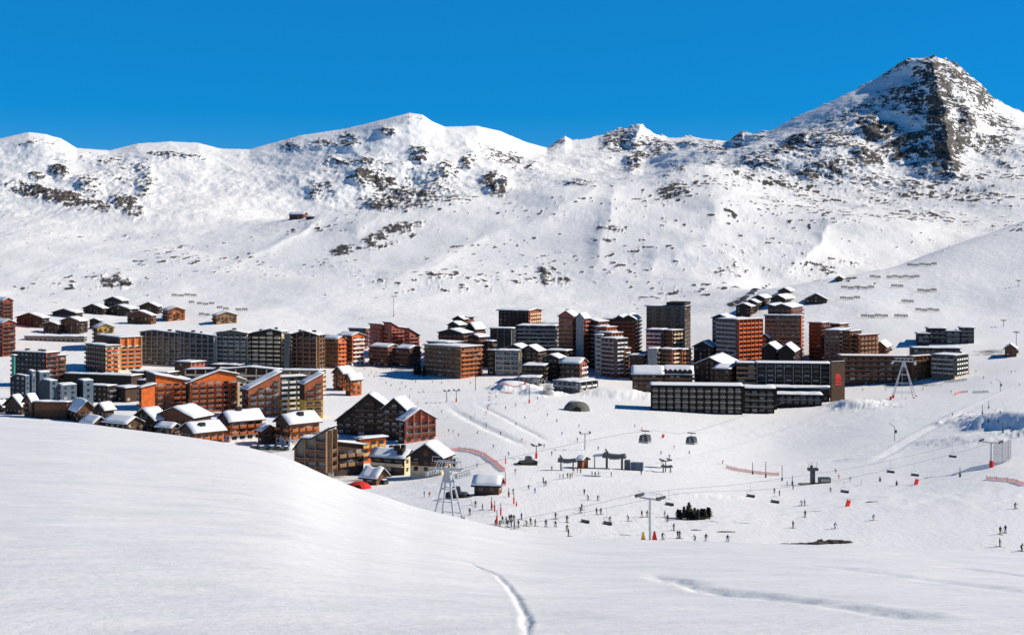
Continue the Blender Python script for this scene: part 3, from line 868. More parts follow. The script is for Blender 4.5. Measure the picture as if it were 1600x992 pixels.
# ---- far left
bld('apartment_building', 'red timber block cut by the left edge, above the other red one', W(-30, 5, 20, 470, D=960, a=45, cf='red', cr='red', bal='dkbrown', rf=GY_(2)))
bld('apartment_building', 'lower red timber block cut by the left edge', W(-30, 4, 24, 505, D=880, a=48, cf='red', cr='red', bal='dkbrown', rf=GY_(2)))
G1 = 'dark chalets on the slope above the village'
CH = [  # label, xl, xc, xr, eave, D, a, gable, cf, cr
 ('dark chalet with wide gable, leftmost of the upper chalets', 26, 66, 77, 497, 985, 22, 'x', 'dkbrown', 'dkbrown', 3.6),
 ('small dark chalet low between the two leftmost upper chalets', 68, 90, 96, 507, 965, 20, 'x', 'dkbrown', 'dkbrown', 1.8),
 ('dark chalet behind and above the third upper chalet', 82, 118, 129, 489, 1040, 24, 'x', 'dark', 'dkbrown', 3.0),
 ('dark chalet in front with brown gable over stone garages', 95, 124, 137, 502, 965, 24, 'x', 'brown', 'dkbrown', 2.8),
 ('black chalet on the ridge, left of the topmost one', 130, 160, 169, 482, 1070, 22, 'x', 'dark', 'dkbrown', 3.4),
 ('topmost dark chalet of the upper group', 163, 190, 201, 470, 1130, 24, 'x', 'dark', 'dkbrown', 3.2),
 ('dark chalet just below the topmost one', 168, 202, 216, 483, 1070, 24, 'x', 'dkbrown', 'dark', 3.2),
 ('tall dark gabled chalet near the right end of the upper group', 218, 246, 253, 479, 1080, 18, 'x', 'dkbrown', 'dark', 3.4),
 ('reddish brown chalet in front of the tall dark gabled one', 199, 236, 244, 493, 1010, 18, 'x', 'brown', 'brown', 3.6),
 ('orange brown chalet at the right end of the upper group', 254, 262, 289, 485, 1030, 62, 'y', 'brown', 'orangewood', 2.4),
 ('tiny dark hut on snow below the ridge chalets', 140, 155, 159, 501, 985, 20, 'x', 'dkbrown', 'dkbrown', 1.4)]
for lb, xl, xc, xr, top, D, a, g, cf, cr, ri in CH:
    chalet(lb, xl, xc, xr, top, D=D, a=a, gable=g, cf=cf, cr=cr, rise=ri, group=G1)
chalet('bright yellow timber chalet below the dark upper chalets', 146, 152, 178, 512, D=905, a=62, gable='y', cf='brown', cr='yellow', rise=2.6, low='stone', lowh=2.5)
chalet('lone yellow brown chalet on open snow above the grey apartments', 332, 338, 370, 493, base=507, a=60, gable='y', cf='brown', cr='tan', rise=2.6)
b = Bld('garage_terrace', 'long low stone garage terrace under the upper chalets', 'garage')
b.wing(38, 132, 136, 510, D=935, a=6, sf='W', cf='stone', cr='stone', dep=8, over=.3, H=4.0); b.done()
chalet('reddish hut on the high piste shoulder under the cliffs', 452, 474, 480, 338, D=depth_at(466, 343), a=20, gable='y', cf='brown', cr='red', rise=3, H=6, dep=10)
chalet('flat dark restaurant shed beside the reddish high hut', 478, 490, 491, 340, D=depth_at(485, 343), a=10, gable='y', cf='dark', cr='dark', rise=1, H=3.4, dep=9)

# ---- left village
bld('apartment_building', 'dark flat-roofed block with red panel, green left edge, far left',
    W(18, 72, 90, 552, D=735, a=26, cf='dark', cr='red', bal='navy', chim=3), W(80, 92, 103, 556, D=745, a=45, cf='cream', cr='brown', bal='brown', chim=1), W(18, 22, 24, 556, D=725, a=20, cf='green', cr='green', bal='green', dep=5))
def slanted(label, parts):
    b = Bld('metal_clad_building', label)
    for p in parts: b.wing(*p[:4], D=p[4], a=p[5], sf=p[7] if len(p) > 7 else 'P', sr='W', cf=p[6], cr='steelblue', rf=('x', [(0, -1.5), (.35, .6), (1, 0)]), over=.15, snow=.25, roofm='steelblue')
    b.done()
slanted('blue grey metal clad block with pale panel, under the far left flats', [(16, 40, 46, 588, 662, 28, 'navy', 'W'), (42, 50, 56, 581, 665, 40, 'steelblue'), (54, 62, 78, 583, 668, 45, 'bluegrey')])
slanted('middle blue grey metal clad block with leaning walls', [(60, 78, 90, 596, 640, 34, 'bluegrey'), (84, 96, 120, 603, 642, 45, 'ltgrey', 'W')])
slanted('right dark blue metal clad block with leaning wall', [(118, 130, 146, 596, 648, 42, 'navy')])
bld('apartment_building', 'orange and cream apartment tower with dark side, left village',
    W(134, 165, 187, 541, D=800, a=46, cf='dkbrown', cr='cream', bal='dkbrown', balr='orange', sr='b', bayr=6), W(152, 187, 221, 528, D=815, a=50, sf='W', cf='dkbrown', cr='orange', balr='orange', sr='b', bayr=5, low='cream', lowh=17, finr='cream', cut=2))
GR = 'row of grey balcony apartments behind the orange block'
bld('apartment_building', 'blue grey balcony block beside the orange tower, leftmost of the row', W(220, 284, 293, 522, D=850, a=14, cf='bluegrey', cr='bluegrey', bal='grey', fin='ltgrey', rf=('x', [(0, .8), (.3, 2.2), (1, 0)]), chim=2, bay=4.2), group=GR)
bld('apartment_building', 'second blue grey balcony block of the row, with steep blue fin', W(279, 336, 341, 524, D=845, a=12, cf='bluegrey', cr='steelblue', bal='grey', fin='ltgrey', rf=('x', [(0, 2.4), (1, -.6)]), chim=2, bay=4.2), group=GR)
bld('apartment_building', 'dark block with pale stair bays in the middle of the row', W(338, 386, 394, 521, D=842, a=16, cf='greygreen', cr='cream', bal='ltgrey', sf='b', rf=GX_(1.6), chim=1, bay=4.4), group=GR)
bld('apartment_building', 'dark block with peaked roof and cream bays, second from the right of the row', W(382, 440, 449, 522, D=838, a=16, cf='dark', cr='cream', bal='cream', sf='b', rf=('x', [(0, -1), (.7, 3), (1, 1.4)]), chim=2, bay=5), group=GR)
bld('apartment_building', 'grey black block with tall cream stair strips, right end of the row', W(444, 452, 454, 522, D=832, a=10, cf='grey', cr='grey', sf='P', dep=16), W(454, 496, 505, 524, D=834, a=18, cf='dark', cr='cream', bal='brown', fin='tan', rf=GX_(2.6), chim=2, bay=4.6), group=GR)
bld('apartment_building', 'orange timber apartments right of the grey row', W(503, 528, 540, 530, D=850, a=35, cf='brown', cr='orange', bal='brown', balr='orange', rf=GY_(1.8)), W(528, 550, 569, 525, D=862, a=40, cf='dkbrown', cr='orange', balr='white', bal='brown', rf=GY_(1.8), low='white', lowh=3))
bld('low_hall', 'low brick hall with snowy roof before the grey row', W(273, 298, 320, 567, D=770, a=30, sf='W', sr='W', cf='brown', cr='brick'), cat='hall')
bld('shopping_arcade', 'long arcade with pale columns and snow roof behind the orange block', W(290, 434, 440, 580, D=720, a=8, cf='dark', cr='cream', sf='G', bal='cream', fin='cream', bay=6, dep=16, rf=('x', [(0, 0), (.5, .8), (.7, 2), (1, .6)])), cat='arcade')
bld('shopping_arcade', 'low pale arcade with snow roof behind the brown and yellow block', W(438, 500, 506, 580, D=715, a=8, cf='tan', cr='cream', sf='G', bal='cream', fin='cream', bay=6, dep=16), cat='arcade')
GL = 'low flat dark halls with snowy roofs between the blocks'
for i, (lb, xl, xc, xr, top, D, a) in enumerate([
  ('low dark hall with snow roof right of the far left flats', 100, 150, 160, 586, 735, 20), ('low dark hall below the orange and cream tower', 150, 205, 222, 588, 720, 20),
  ('low dark hall with two snowy roof steps left of the orange block', 205, 262, 278, 583, 745, 22), ('stone walled low hall left of the annex tower', 178, 196, 222, 607, 668, 40),
  ('small dark hall with flat snow roof left of the arcade', 214, 240, 252, 596, 690, 24), ('low dark hall beneath the grey row', 330, 372, 380, 571, 800, 14)]):
    bld('low_hall', lb, W(xl, xc, xr, top, D=D, a=a, cf='dark', cr='dkbrown', sf='W', sr='W', dep=14, fl=1), group=GL, cat='hall')
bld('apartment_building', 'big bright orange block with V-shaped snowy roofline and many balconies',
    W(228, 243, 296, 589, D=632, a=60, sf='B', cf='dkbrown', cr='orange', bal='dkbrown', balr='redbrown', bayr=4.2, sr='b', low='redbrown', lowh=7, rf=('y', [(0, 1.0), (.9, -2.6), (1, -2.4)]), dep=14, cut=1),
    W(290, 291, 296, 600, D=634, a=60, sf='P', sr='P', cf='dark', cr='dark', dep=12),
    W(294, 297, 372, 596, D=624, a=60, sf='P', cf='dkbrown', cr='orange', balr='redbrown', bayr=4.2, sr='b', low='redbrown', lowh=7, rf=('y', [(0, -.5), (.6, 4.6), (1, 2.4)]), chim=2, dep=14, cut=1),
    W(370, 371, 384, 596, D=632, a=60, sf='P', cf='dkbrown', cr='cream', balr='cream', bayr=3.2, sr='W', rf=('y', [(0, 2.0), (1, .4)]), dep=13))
bld('annex_tower', 'narrow orange annex tower with dark balconies left of the orange block', W(217, 221, 242, 606, D=600, a=55, cf='dkbrown', cr='orange', sr='P', bal='dkbrown', rf=('y', [(0, 0), (1, 1.2)]), dep=9), cat='tower')
bld('apartment_building', 'brown block with yellow and dark bays and rising snowy rooflines',
    W(378, 388, 438, 604, D=612, a=58, cf='dkbrown', cr='redbrown', bal='dkbrown', balr='grey', sr='b', bayr=4.4, rf=('y', [(0, -1.5), (1, 6)]), dep=7),
    W(430, 437, 476, 590, D=622, a=60, sf='P', cf='dark', cr='greygreen', balr='white', sr='b', bayr=4.4, low='yellow', lowh=8),
    W(468, 476, 505, 597, D=612, a=62, sf='P', cf='dark', dep=7, cr='redbrown', balr='brown', sr='b', bayr=4.4, low='yellow', lowh=9, rf=('y', [(0, -1), (1, 3.5)])))
# near chalets in front
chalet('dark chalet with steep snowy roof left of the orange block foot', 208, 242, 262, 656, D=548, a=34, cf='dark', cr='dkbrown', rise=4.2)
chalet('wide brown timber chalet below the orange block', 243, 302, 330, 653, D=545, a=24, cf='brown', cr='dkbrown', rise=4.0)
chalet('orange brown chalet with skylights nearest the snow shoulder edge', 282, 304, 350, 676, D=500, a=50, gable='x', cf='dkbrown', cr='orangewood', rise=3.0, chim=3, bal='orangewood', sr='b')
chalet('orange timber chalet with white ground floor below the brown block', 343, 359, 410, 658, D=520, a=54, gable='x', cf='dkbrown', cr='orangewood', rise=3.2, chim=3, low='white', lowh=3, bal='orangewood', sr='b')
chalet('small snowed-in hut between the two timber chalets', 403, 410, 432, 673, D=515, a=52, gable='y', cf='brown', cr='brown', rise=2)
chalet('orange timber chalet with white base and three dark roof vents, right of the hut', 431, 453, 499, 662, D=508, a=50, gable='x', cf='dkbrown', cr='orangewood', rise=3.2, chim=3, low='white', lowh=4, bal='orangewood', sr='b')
GN = 'low brown chalets behind the snow shoulder'
for lb, xl, xc, xr, top, D, a, g, cf, cr, ri in [
  ('brown chalet cut by the left edge behind the snow shoulder', -12, 6, 14, 637, 610, 35, 'x', 'dkbrown', 'brown', 3),
  ('dark gabled chalet second from the left edge behind the shoulder', 8, 34, 42, 634, 600, 30, 'x', 'dkbrown', 'brown', 4.5),
  ('tall narrow brown chalet third from the left edge', 38, 50, 58, 627, 590, 35, 'x', 'brown', 'dkbrown', 3),
  ('brown chalet with broad bright snow roof behind the shoulder', 107, 122, 150, 642, 575, 55, 'y', 'dkbrown', 'brown', 4.2),
  ('small dark chalet right of the broad snow roof', 150, 164, 178, 640, 570, 40, 'x', 'dark', 'dkbrown', 2.4),
  ('left one of two snow roofs just above the shoulder edge', 128, 146, 166, 661, 540, 40, 'y', 'dark', 'dkbrown', 2.2),
  ('right one of two snow roofs just above the shoulder edge', 162, 198, 222, 662, 535, 30, 'y', 'dark', 'dkbrown', 2.2),
  ('brown lean-to with snow roof under the wide brown chalet', 246, 268, 280, 668, 520, 30, 'y', 'dkbrown', 'brown', 1.2)]:
    chalet(lb, xl, xc, xr, top, D=D, a=a, gable=g, cf=cf, cr=cr, rise=ri, group=GN, bal='dkbrown')
# covered footbridge
b = Bld('covered_footbridge', 'covered timber footbridge on posts between low chalets at left', 'footbridge')
b.wing(54, 104, 110, 634, D=585, a=10, sf='P', sr='P', cf='brown', cr='brown', dep=4, over=.8, H=8, roofm='dark', low='dkbrown', lowh=4.5); b.done()

# ---- centre left
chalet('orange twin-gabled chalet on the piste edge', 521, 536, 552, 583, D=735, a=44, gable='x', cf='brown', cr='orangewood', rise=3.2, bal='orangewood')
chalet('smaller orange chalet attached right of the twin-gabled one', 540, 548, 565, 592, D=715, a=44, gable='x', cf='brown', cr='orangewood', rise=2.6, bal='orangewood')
bld('apartment_hotel', 'large dark timber hotel with three stepped gables and snowy roof',
    W(526, 562, 566, 640, D=560, a=12, cf='dark', cr='dark', bal='dkbrown', rf=('x', [(0, -5), (.75, 1.5), (1, -.5)]), dep=26, bay=4),
    W(556, 602, 610, 634, D=552, a=14, cf='dark', cr='dark', bal='dkbrown', rf=GX_(5, .45), dep=26, bay=4),
    W(598, 634, 648, 640, D=542, a=18, cf='dark', cr='brick', bal='dkbrown', rf=GX_(4.6, .5), dep=24, bay=4),
    W(622, 632, 679, 657, D=528, a=56, cf='dark', cr='brick', bal='dkbrown', balr='brown', sr='B', rf=GY_(4.2), dep=16, finr='brick'), cat='hotel')
bld('apartment_hotel', 'hotel with blue metal attic, timber balconies and cream stair strip',
    W(462, 513, 522, 694, base=747, a=18, cf='warmgrey', cr='warmgrey', bal='brown', fin='tan', dep=14, bay=4.4, rf=('x', [(0, -1.5), (.2, 1.5), (.5, 1.5), (1, 5)])),
    W(513, 521, 524, 683, D=428, a=20, sf='P', cf='cream', cr='cream', sr='P', dep=12),
    W(522, 526, 568, 700, base=744, a=52, sf='P', cf='warmgrey', cr='dkbrown', bal='brown', balr='tan', bayr=4.0, sr='b', rf=('y', [(0, 2), (1, 0)]), dep=14), cat='hotel')
bld('apartment_building', 'small orange and yellow block with snow roof behind the blue attic hotel', W(556, 563, 603, 687, D=462, a=56, cf='brown', cr='orange', balr='yellow', bal='brown', sr='b', dep=12))
bld('apartment_building', 'low cream block with dark pitched snow-flecked roof', W(580, 632, 648, 716, base=742, a=24, cf='dkbrown', cr='cream', sr='W', bal='cream', rf=('y', [(0, 0), (.5, 2.2), (1, 0)]), dep=12, chim=4, snow=.2))
chalet('dark timber chalet hotel with broad white snow roof by the lattice pylon', 641, 690, 705, 714, base=742, a=20, gable='x', cf='dark', cr='dkbrown', rise=3.8, low='cream', lowh=2.6, dep=18, name='chalet_hotel', bal='brown')
chalet('dark roofed hut beside the red tent below the hotel', 567, 588, 604, 749, base=758, a=30, gable='y', cf='dkbrown', cr='brown', rise=2.2)

bld('apartment_building', 'brick red castle-like block with stepped towers above the piste',
    W(578, 596, 610, 512, D=905, a=42, cf='brick', cr='brick', bal='brick', rf=('y', [(0, 2), (1, -1)])), W(600, 612, 636, 514, D=900, a=48, cf='brick', cr='brick', bal='brick', rf=('y', [(0, 4), (.4, 1), (1, 0)])),
    W(545, 572, 582, 514, D=925, a=20, cf='grey', cr='brick', bal='grey'), W(632, 640, 655, 518, D=895, a=50, cf='brick', cr='brick', bal='brick', rf=('y', [(0, 1.5), (1, -3)])))
bld('apartment_building', 'low red brown row with snow roofs below the brick castle block', W(577, 606, 625, 543, D=860, a=40, cf='dkbrown', cr='brick', bal='brown', rf=GY_(1.6)), W(618, 640, 657, 545, D=855, a=38, cf='dkbrown', cr='brown', bal='brown', rf=GY_(1.6)))
bld('apartment_building', 'wide brown building with orange balconies at its right end, by the piste',
    W(663, 720, 753, 543, D=790, a=42, cf='tan', cr='orangewood', bal='dkbrown', balr='orangewood', dep=20, bay=4.2), W(668, 700, 722, 536, D=815, a=38, cf='dkbrown', cr='red', bal='brown'))
bld('terraced_chalet_block', 'pile of dark stepped chalets with many snow roofs and red turret',
    W(685, 722, 738, 521, D=850, a=30, cf='dark', cr='dkbrown', rf=GX_(2.4), bal='brown'), W(700, 716, 728, 508, D=880, a=32, cf='dark', cr='dkbrown', rf=GX_(2), bal='brown'),
    W(708, 724, 731, 499, D=900, a=30, cf='dark', cr='dark', rf=GX_(2), bal='brown'), W(724, 729, 740, 496, D=905, a=50, cf='brick', cr='brick', bal='brick'),
    W(728, 742, 758, 514, D=870, a=40, cf='dark', cr='red', rf=GX_(4), bal='brown'), W(732, 748, 762, 527, D=840, a=38, cf='dark', cr='brown', rf=GX_(1.6), bal='brown'))
bld('hotel', 'dark block with bright orange end standing above the village centre', W(779, 826, 846, 486, D=930, a=28, cf='dark', cr='orange', bal='dark', balr='cream', sf='W', sr='b', over=1.6, rf=GY_(1)), cat='hotel')
bld('apartment_building', 'long dark grey glassy block below the orange ended hotel', W(766, 800, 806, 514, D=880, a=12, cf='greygreen', cr='white', sf='G', bal='dark', fin='ltgrey', bay=5), W(808, 868, 874, 510, D=885, a=10, cf='bluegrey', cr='bluegrey', bal='ltgrey', fin=None), W(846, 880, 886, 506, D=905, a=10, cf='bluegrey', cr='bluegrey', bal='grey'))
bld('apartment_building', 'grey white block with bays and snow roof at the piste edge, centre', W(762, 773, 775, 548, D=805, a=15, cf='dark', cr='dark', bal='dark'), W(774, 812, 818, 549, D=800, a=12, cf='ltgrey', cr='cream', bal='ltgrey', fin='cream', bay=5))
bld('chalet_block', 'dark brown gabled block with stepped snow roofs in the centre', W(790, 815, 828, 545, D=830, a=22, cf='dark', cr='dkbrown', rf=GX_(2.4), bal='dkbrown'), W(812, 840, 852, 549, D=800, a=24, cf='dkbrown', cr='brown', rf=GX_(3.4), bal='dkbrown', snow=.4),
    W(848, 872, 884, 560, D=780, a=28, cf='dark', cr='dkbrown', rf=GX_(2), bal='dkbrown'), W(816, 850, 858, 572, D=765, a=10, cf='dark', cr='dark', bal='dkbrown', snow=.3))
chalet('brown chalet with snow roof and white balconies, right end of the centre block', 876, 906, 917, 568, D=768, a=26, gable='y', cf='dark', cr='brick', rise=2.6, bal='dkbrown', balr='white', sf='B', sr='b')
bld('low_hall', 'low white walled building with round windows under the dark gabled block', W(810, 842, 846, 591, D=735, a=8, cf='ltgrey', cr='ltgrey', sf='W', bay=3), cat='hall')
bld('apartment_building', 'small four storey block with white balconies and brown end, piste edge', W(866, 904, 932, 598, D=718, a=40, cf='grey', cr='dkbrown', bal='ltgrey', balr='white', fin='ltgrey', sr='b', bayr=5.5, bay=3.6))

# ---- centre right
bld('apartment_building', 'tall red gabled tower with grey lift shaft, left part of the red cluster', W(873, 895, 904, 494, D=850, a=20, cf='brick', cr='red', bal='tan', rf=GX_(3.2), chim=1), W(900, 912, 922, 497, D=846, a=30, sf='P', cf='ltgrey', cr='brick', rf=GX_(3), bal='brick', dep=14))
bld('apartment_building', 'stepped red terraces cascading down to the right of the tower',
    W(915, 935, 950, 503, D=850, a=38, cf='dkbrown', cr='brick', bal='ltgrey', balr='white', rf=('x', [(0, 2), (1, 0)])), W(930, 948, 963, 512, D=838, a=42, cf='brick', cr='orange', bal='ltgrey', balr='white'),
    W(934, 956, 972, 521, D=822, a=44, cf='brick', cr='orange', bal='ltgrey', balr='white'), W(930, 940, 942, 524, D=815, a=12, cf='ltgrey', cr='ltgrey', dep=10, bal='ltgrey'),
    W(940, 962, 979, 530, D=808, a=46, cf='brick', cr='orange', bal='ltgrey', balr='white', fin='grey'), W(970, 976, 984, 545, D=812, a=50, cf='brick', cr='orangewood', balr='white', bal='ltgrey'))
bld('apartment_building', 'dark brown block with jagged roof behind the red terraces', W(940, 993, 1001, 499, D=885, a=12, cf='dkbrown', cr='dark', bal='brown', rf=('x', [(0, -.5), (.4, 0), (.5, 2.4), (.65, .5), (.8, 2.6), (1, 0)])))
bld('apartment_building', 'dark top-heavy tower with overhanging flat roof behind the stepped tower', W(1010, 1070, 1079, 479, D=885, a=18, cf='greygreen', cr='dkbrown', bal='dkbrown', sf='V', sr='W', over=1.4, snow=.15), post=lambda b: b.box('roof_box', 'dark', .52, 1, 0, 1, b.last[3] + .4, b.last[3] + 3))
bld('apartment_building', 'stepped tower with cream and orange stair strips before the dark tower', W(1010, 1034, 1042, 516, D=850, a=22, cf='grey', cr='cream', bal='white', fin='grey'), W(1036, 1050, 1066, 517, D=846, a=44, cf='brown', cr='tan', balr='cream', bal='brown', sr='b'),
    W(1012, 1026, 1030, 546, D=800, a=14, sf='P', cf='ltgrey', cr='ltgrey', dep=10), W(1026, 1050, 1064, 547, D=806, a=36, cf='brick', cr='brick', bal='tan', balr='cream'), W(1056, 1066, 1080, 547, D=812, a=44, cf='brick', cr='orange', bal='tan', balr='tan'))
bld('chalet_hotel', 'long low brown hotel with snow roof and row of dormers', W(988, 1036, 1038, 585, D=735, a=6, cf='dkbrown', cr='dkbrown', bal='brown', rf=GY_(4), dep=14), W(1036, 1082, 1088, 585, D=735, a=8, cf='dkbrown', cr='brown', bal='brown', rf=GY_(4), dep=14), cat='hotel', post=lambda b: b.dormers(6))
chalet('dark chalet with snowy hipped roof left of the orange tower', 1084, 1112, 1122, 542, D=830, a=24, cf='dark', cr='dkbrown', rise=3.2)
chalet('dark chalet with wide gable in front of the orange tower', 1085, 1132, 1152, 571, D=745, a=22, cf='dkbrown', cr='dark', rise=4.2)
chalet('small snow-roofed building between wide gable chalet and long dark block', 1116, 1140, 1153, 577, D=728, a=24, gable='y', cf='dkbrown', cr='brown', rise=1.6)
bld('apartment_building', 'tall tower with grey left face and orange balcony grid on the right', W(1113, 1136, 1148, 497, D=845, a=28, cf='dark', cr='dkbrown', bal='ltgrey', rf=GX_(2)), W(1120, 1152, 1190, 500, D=815, a=50, cf='grey', cr='orange', bal='ltgrey', balr='orange', sr='b', bayr=4.2, finr='red'))
bld('apartment_building', 'wide grey balcony slab with thin orange right edge', W(1195, 1252, 1265, 494, D=850, a=16, cf='grey', cr='orange', bal='tan', sr='P'), W(1200, 1236, 1254, 481, D=860, a=26, cf='dkbrown', cr='red', bal='brown', rf=('x', [(0, 2), (.3, .5), (.6, 2.2), (1, 0)])))
bld('apartment_building', 'brown block right of the grey slab with recessed grey bay', W(1264, 1284, 1296, 505, D=860, a=35, cf='brown', cr='brick', bal='brown'), W(1290, 1312, 1326, 507, D=870, a=40, cf='brown', cr='orangewood', bal='brown'))
GB = 'dark stepped chalets high behind the right towers'
for lb, xl, xc, xr, top, D, a, cf, cr, ri in [
  ('black chalet leftmost and lowest of the stepped rank', 1150, 1172, 1182, 479, 990, 24, 'dark', 'dkbrown', 2.2), ('black chalet second in the stepped rank', 1163, 1182, 1192, 473, 1005, 24, 'dark', 'dkbrown', 2.2),
  ('black chalet at the top right of the stepped rank', 1176, 1194, 1206, 466, 1020, 24, 'dark', 'dkbrown', 2.2), ('dark brown chalet under the highest chalet', 1204, 1226, 1243, 467, 1010, 30, 'dark', 'dkbrown', 3.0),
  ('highest dark chalet right behind the towers', 1216, 1234, 1243, 457, 1045, 26, 'dkbrown', 'brown', 2.4)]:
    chalet(lb, xl, xc, xr, top, D=D, a=a, cf=cf, cr=cr, rise=ri, group=GB)
chalet('isolated dark gabled chalet on white slope right of the stepped rank', 1258, 1292, 1299, 468, D=1005, a=14, cf='dkbrown', cr='brown', rise=4.4)
GK = 'black chalets squeezed between the tall towers'
chalet('black shingled chalet right of the orange grid tower', 1190, 1212, 1222, 545, D=800, a=24, cf='black', cr='dark', rise=3.2, group=GK, sf='P')
chalet('black gabled chalet in front of the grey slab', 1216, 1240, 1248, 549, D=790, a=20, cf='black', cr='dark', rise=4.0, group=GK, sf='P')
bld('long_hotel', 'very long low black block with rows of balconies at the piste foot',
    W(1017, 1160, 1170, 604, base=648, a=6, cf='black', cr='dark', sf='b', bal='warmgrey', fin='black', bay=3.9, dep=16, snow=.2), W(1160, 1210, 1218, 608, D=663, a=8, cf='black', cr='dark', sf='B', bal='greygreen', fin='black', bay=3.9, dep=16),
    W(1205, 1284, 1294, 618, D=684, a=8, cf='black', cr='dark', bal='grey', fin='dark', bay=3.9, dep=14), cat='hotel')
bld('long_hotel', 'long dark ribbed block with brown end wall and red sign', W(1150, 1182, 1186, 568, D=728, a=12, cf='dkbrown', cr='dkbrown', bal='tan', bay=5, snow=.2), W(1182, 1297, 1300, 569, D=722, a=8, cf='dark', cr='brown', bal='black', fin='ltgrey', bay=5, snow=.2, sr='P', dep=15), W(1297, 1299, 1320, 566, D=700, a=62, cf='dkbrown', cr='dkbrown', sf='P', sr='P', snow=.2, dep=3, over=.3), cat='hotel',
    post=lambda b: sign_end(b))
bld('low_hall', 'flat low hall with snowy canopy in front of the long ribbed block', W(1196, 1296, 1310, 608, D=702, a=12, cf='dark', cr='dkbrown', sf='W', dep=14, fl=1), cat='hall')
bld('apartment_building', 'stepped orange brown terraces descending right, behind the long brown hotel',
    W(1288, 1312, 1330, 517, D=835, a=30, cf='warmgrey', cr='orangewood', bal='brown', balr='tan'), W(1316, 1328, 1346, 518, D=830, a=46, cf='brown', cr='orangewood', bal='brown', balr='tan', sr='b'), W(1336, 1342, 1372, 524, D=828, a=55, cf='brown', cr='orangewood', balr='tan', bal='brown', sr='b'))
bld('long_hotel', 'long brown hotel behind the right lattice pylon', W(1314, 1420, 1426, 557, D=772, a=6, cf='dkbrown', cr='brown', bal='brown', fin='brown', bay=4.6, roofm='orangewood', snow=.2),
    W(1418, 1426, 1459, 557, D=770, a=58, sf='P', cf='brown', cr='tan', balr='brown', sr='B', finr='brown', roofm='orangewood', snow=.2), cat='hotel')
bld('apartment_building', 'grey green balcony block right of the long brown hotel', W(1456, 1492, 1510, 556, D=757, a=42, cf='greygreen', cr='cream', bal='ltgrey', balr='white', fin='greygreen', sr='b', snow=.2))
bld('apartment_building', 'dark blue black stepped block with green right edge, right of the village', W(1434, 1452, 1458, 522, D=870, a=12, cf='navy', cr='navy', bal='grey'), W(1450, 1478, 1484, 514, D=875, a=12, cf='black', cr='dark', bal='grey'),
    W(1478, 1500, 1503, 518, D=872, a=8, cf='bluegrey', cr='navy', bal='grey'), W(1500, 1522, 1527, 513, D=872, a=16, cf='navy', cr='green', bal='grey', sr='P'))
bld('low_hall', 'low flat hall before the blue black stepped block', W(1426, 1500, 1506, 545, D=815, a=8, cf='navy', cr='dark', sf='G', bal='grey', dep=12), cat='hall')
chalet('brown chalet peeking behind the stepped orange terraces', 1366, 1384, 1392, 542, D=845, a=25, cf='brown', cr='brown', rise=3.2)
chalet('small red brown hut with snow roof by the lifts at far right', 1570, 1588, 1597, 545, D=815, a=24, cf='brown', cr='dkbrown', rise=2.6)
chalet('tiny white-roofed hut on the crest of the right slope', 1306, 1316, 1320, 429, D=1075, a=20, cf='brown', cr='dkbrown', rise=1.4, H=2.6)
bld('low_hall', 'dark low service block in the gap right of the stepped red terraces', W(984, 1006, 1012, 556, D=800, a=18, cf='dark', cr='dkbrown', sf='W', dep=14), cat='hall')
bld('low_hall', 'dark low hall behind the brown chalet with white balconies', W(852, 884, 896, 549, D=825, a=22, cf='dkbrown', cr='brown', sf='W', dep=12), cat='hall')
bld('low_hall', 'low dark hall between the stepped chalet pile and the grey glassy block', W(752, 768, 774, 534, D=842, a=24, cf='dark', cr='dkbrown', sf='W', dep=12), cat='hall')
bld('low_hall', 'dark flat hall right of the middle metal clad block', W(136, 168, 180, 604, D=665, a=24, cf='dark', cr='dkbrown', sf='W', dep=12), cat='hall')
chalet('dark small chalet between orange grid tower and grey slab, on the snow', 1190, 1200, 1206, 527, D=850, a=24, cf='dark', cr='dkbrown', rise=2)
# dome-shaped shed on the piste
def lathe_half(name, label, loc, rx, ry, h):
    mb = MB(); n, m = 20, 7
    for j in range(m + 1):
        t = j / m * math.pi / 2
        for i in range(n):
            a_ = 2 * math.pi * i / n
            mb.v.append((rx * math.cos(a_) * math.cos(t) ** .8, ry * math.sin(a_) * math.cos(t) ** .8, h * math.sin(t) - .6))
    for j in range(m):
        for i in range(n):
            k = (i + 1) % n
            mb.f.append((j*n+i, j*n+k, (j+1)*n+k, (j+1)*n+i)); mb.m.append(0)
    t_ = thing(name, label, 'shelter', loc)
    mb.build('shell', 'greygreen', t_)
    s2 = MB(); s2.v = [(x * .93, y * .93 + .9, z * 1.07 + .05) for x, y, z in mb.v]
    s2.f = [f for f in mb.f if min(s2.v[i][2] for i in f) > h * .52]; s2.m = [0] * len(s2.f)
    s2.build('snow_cap', 'roof_snow', t_)
    dz = MB().prism([(-1.9, -.5), (1.9, -.5), (1.9, 1.6), (0, 2.5), (-1.9, 1.6)], -ry - .35, -ry * .4)
    dz.build('doorway', 'black', t_)
    return t_
g = ground(901, 641)
lathe_half('dome_shelter', 'dark dome shelter with snow cap standing alone on the piste', g, 7.0, 5.0, 5.6)

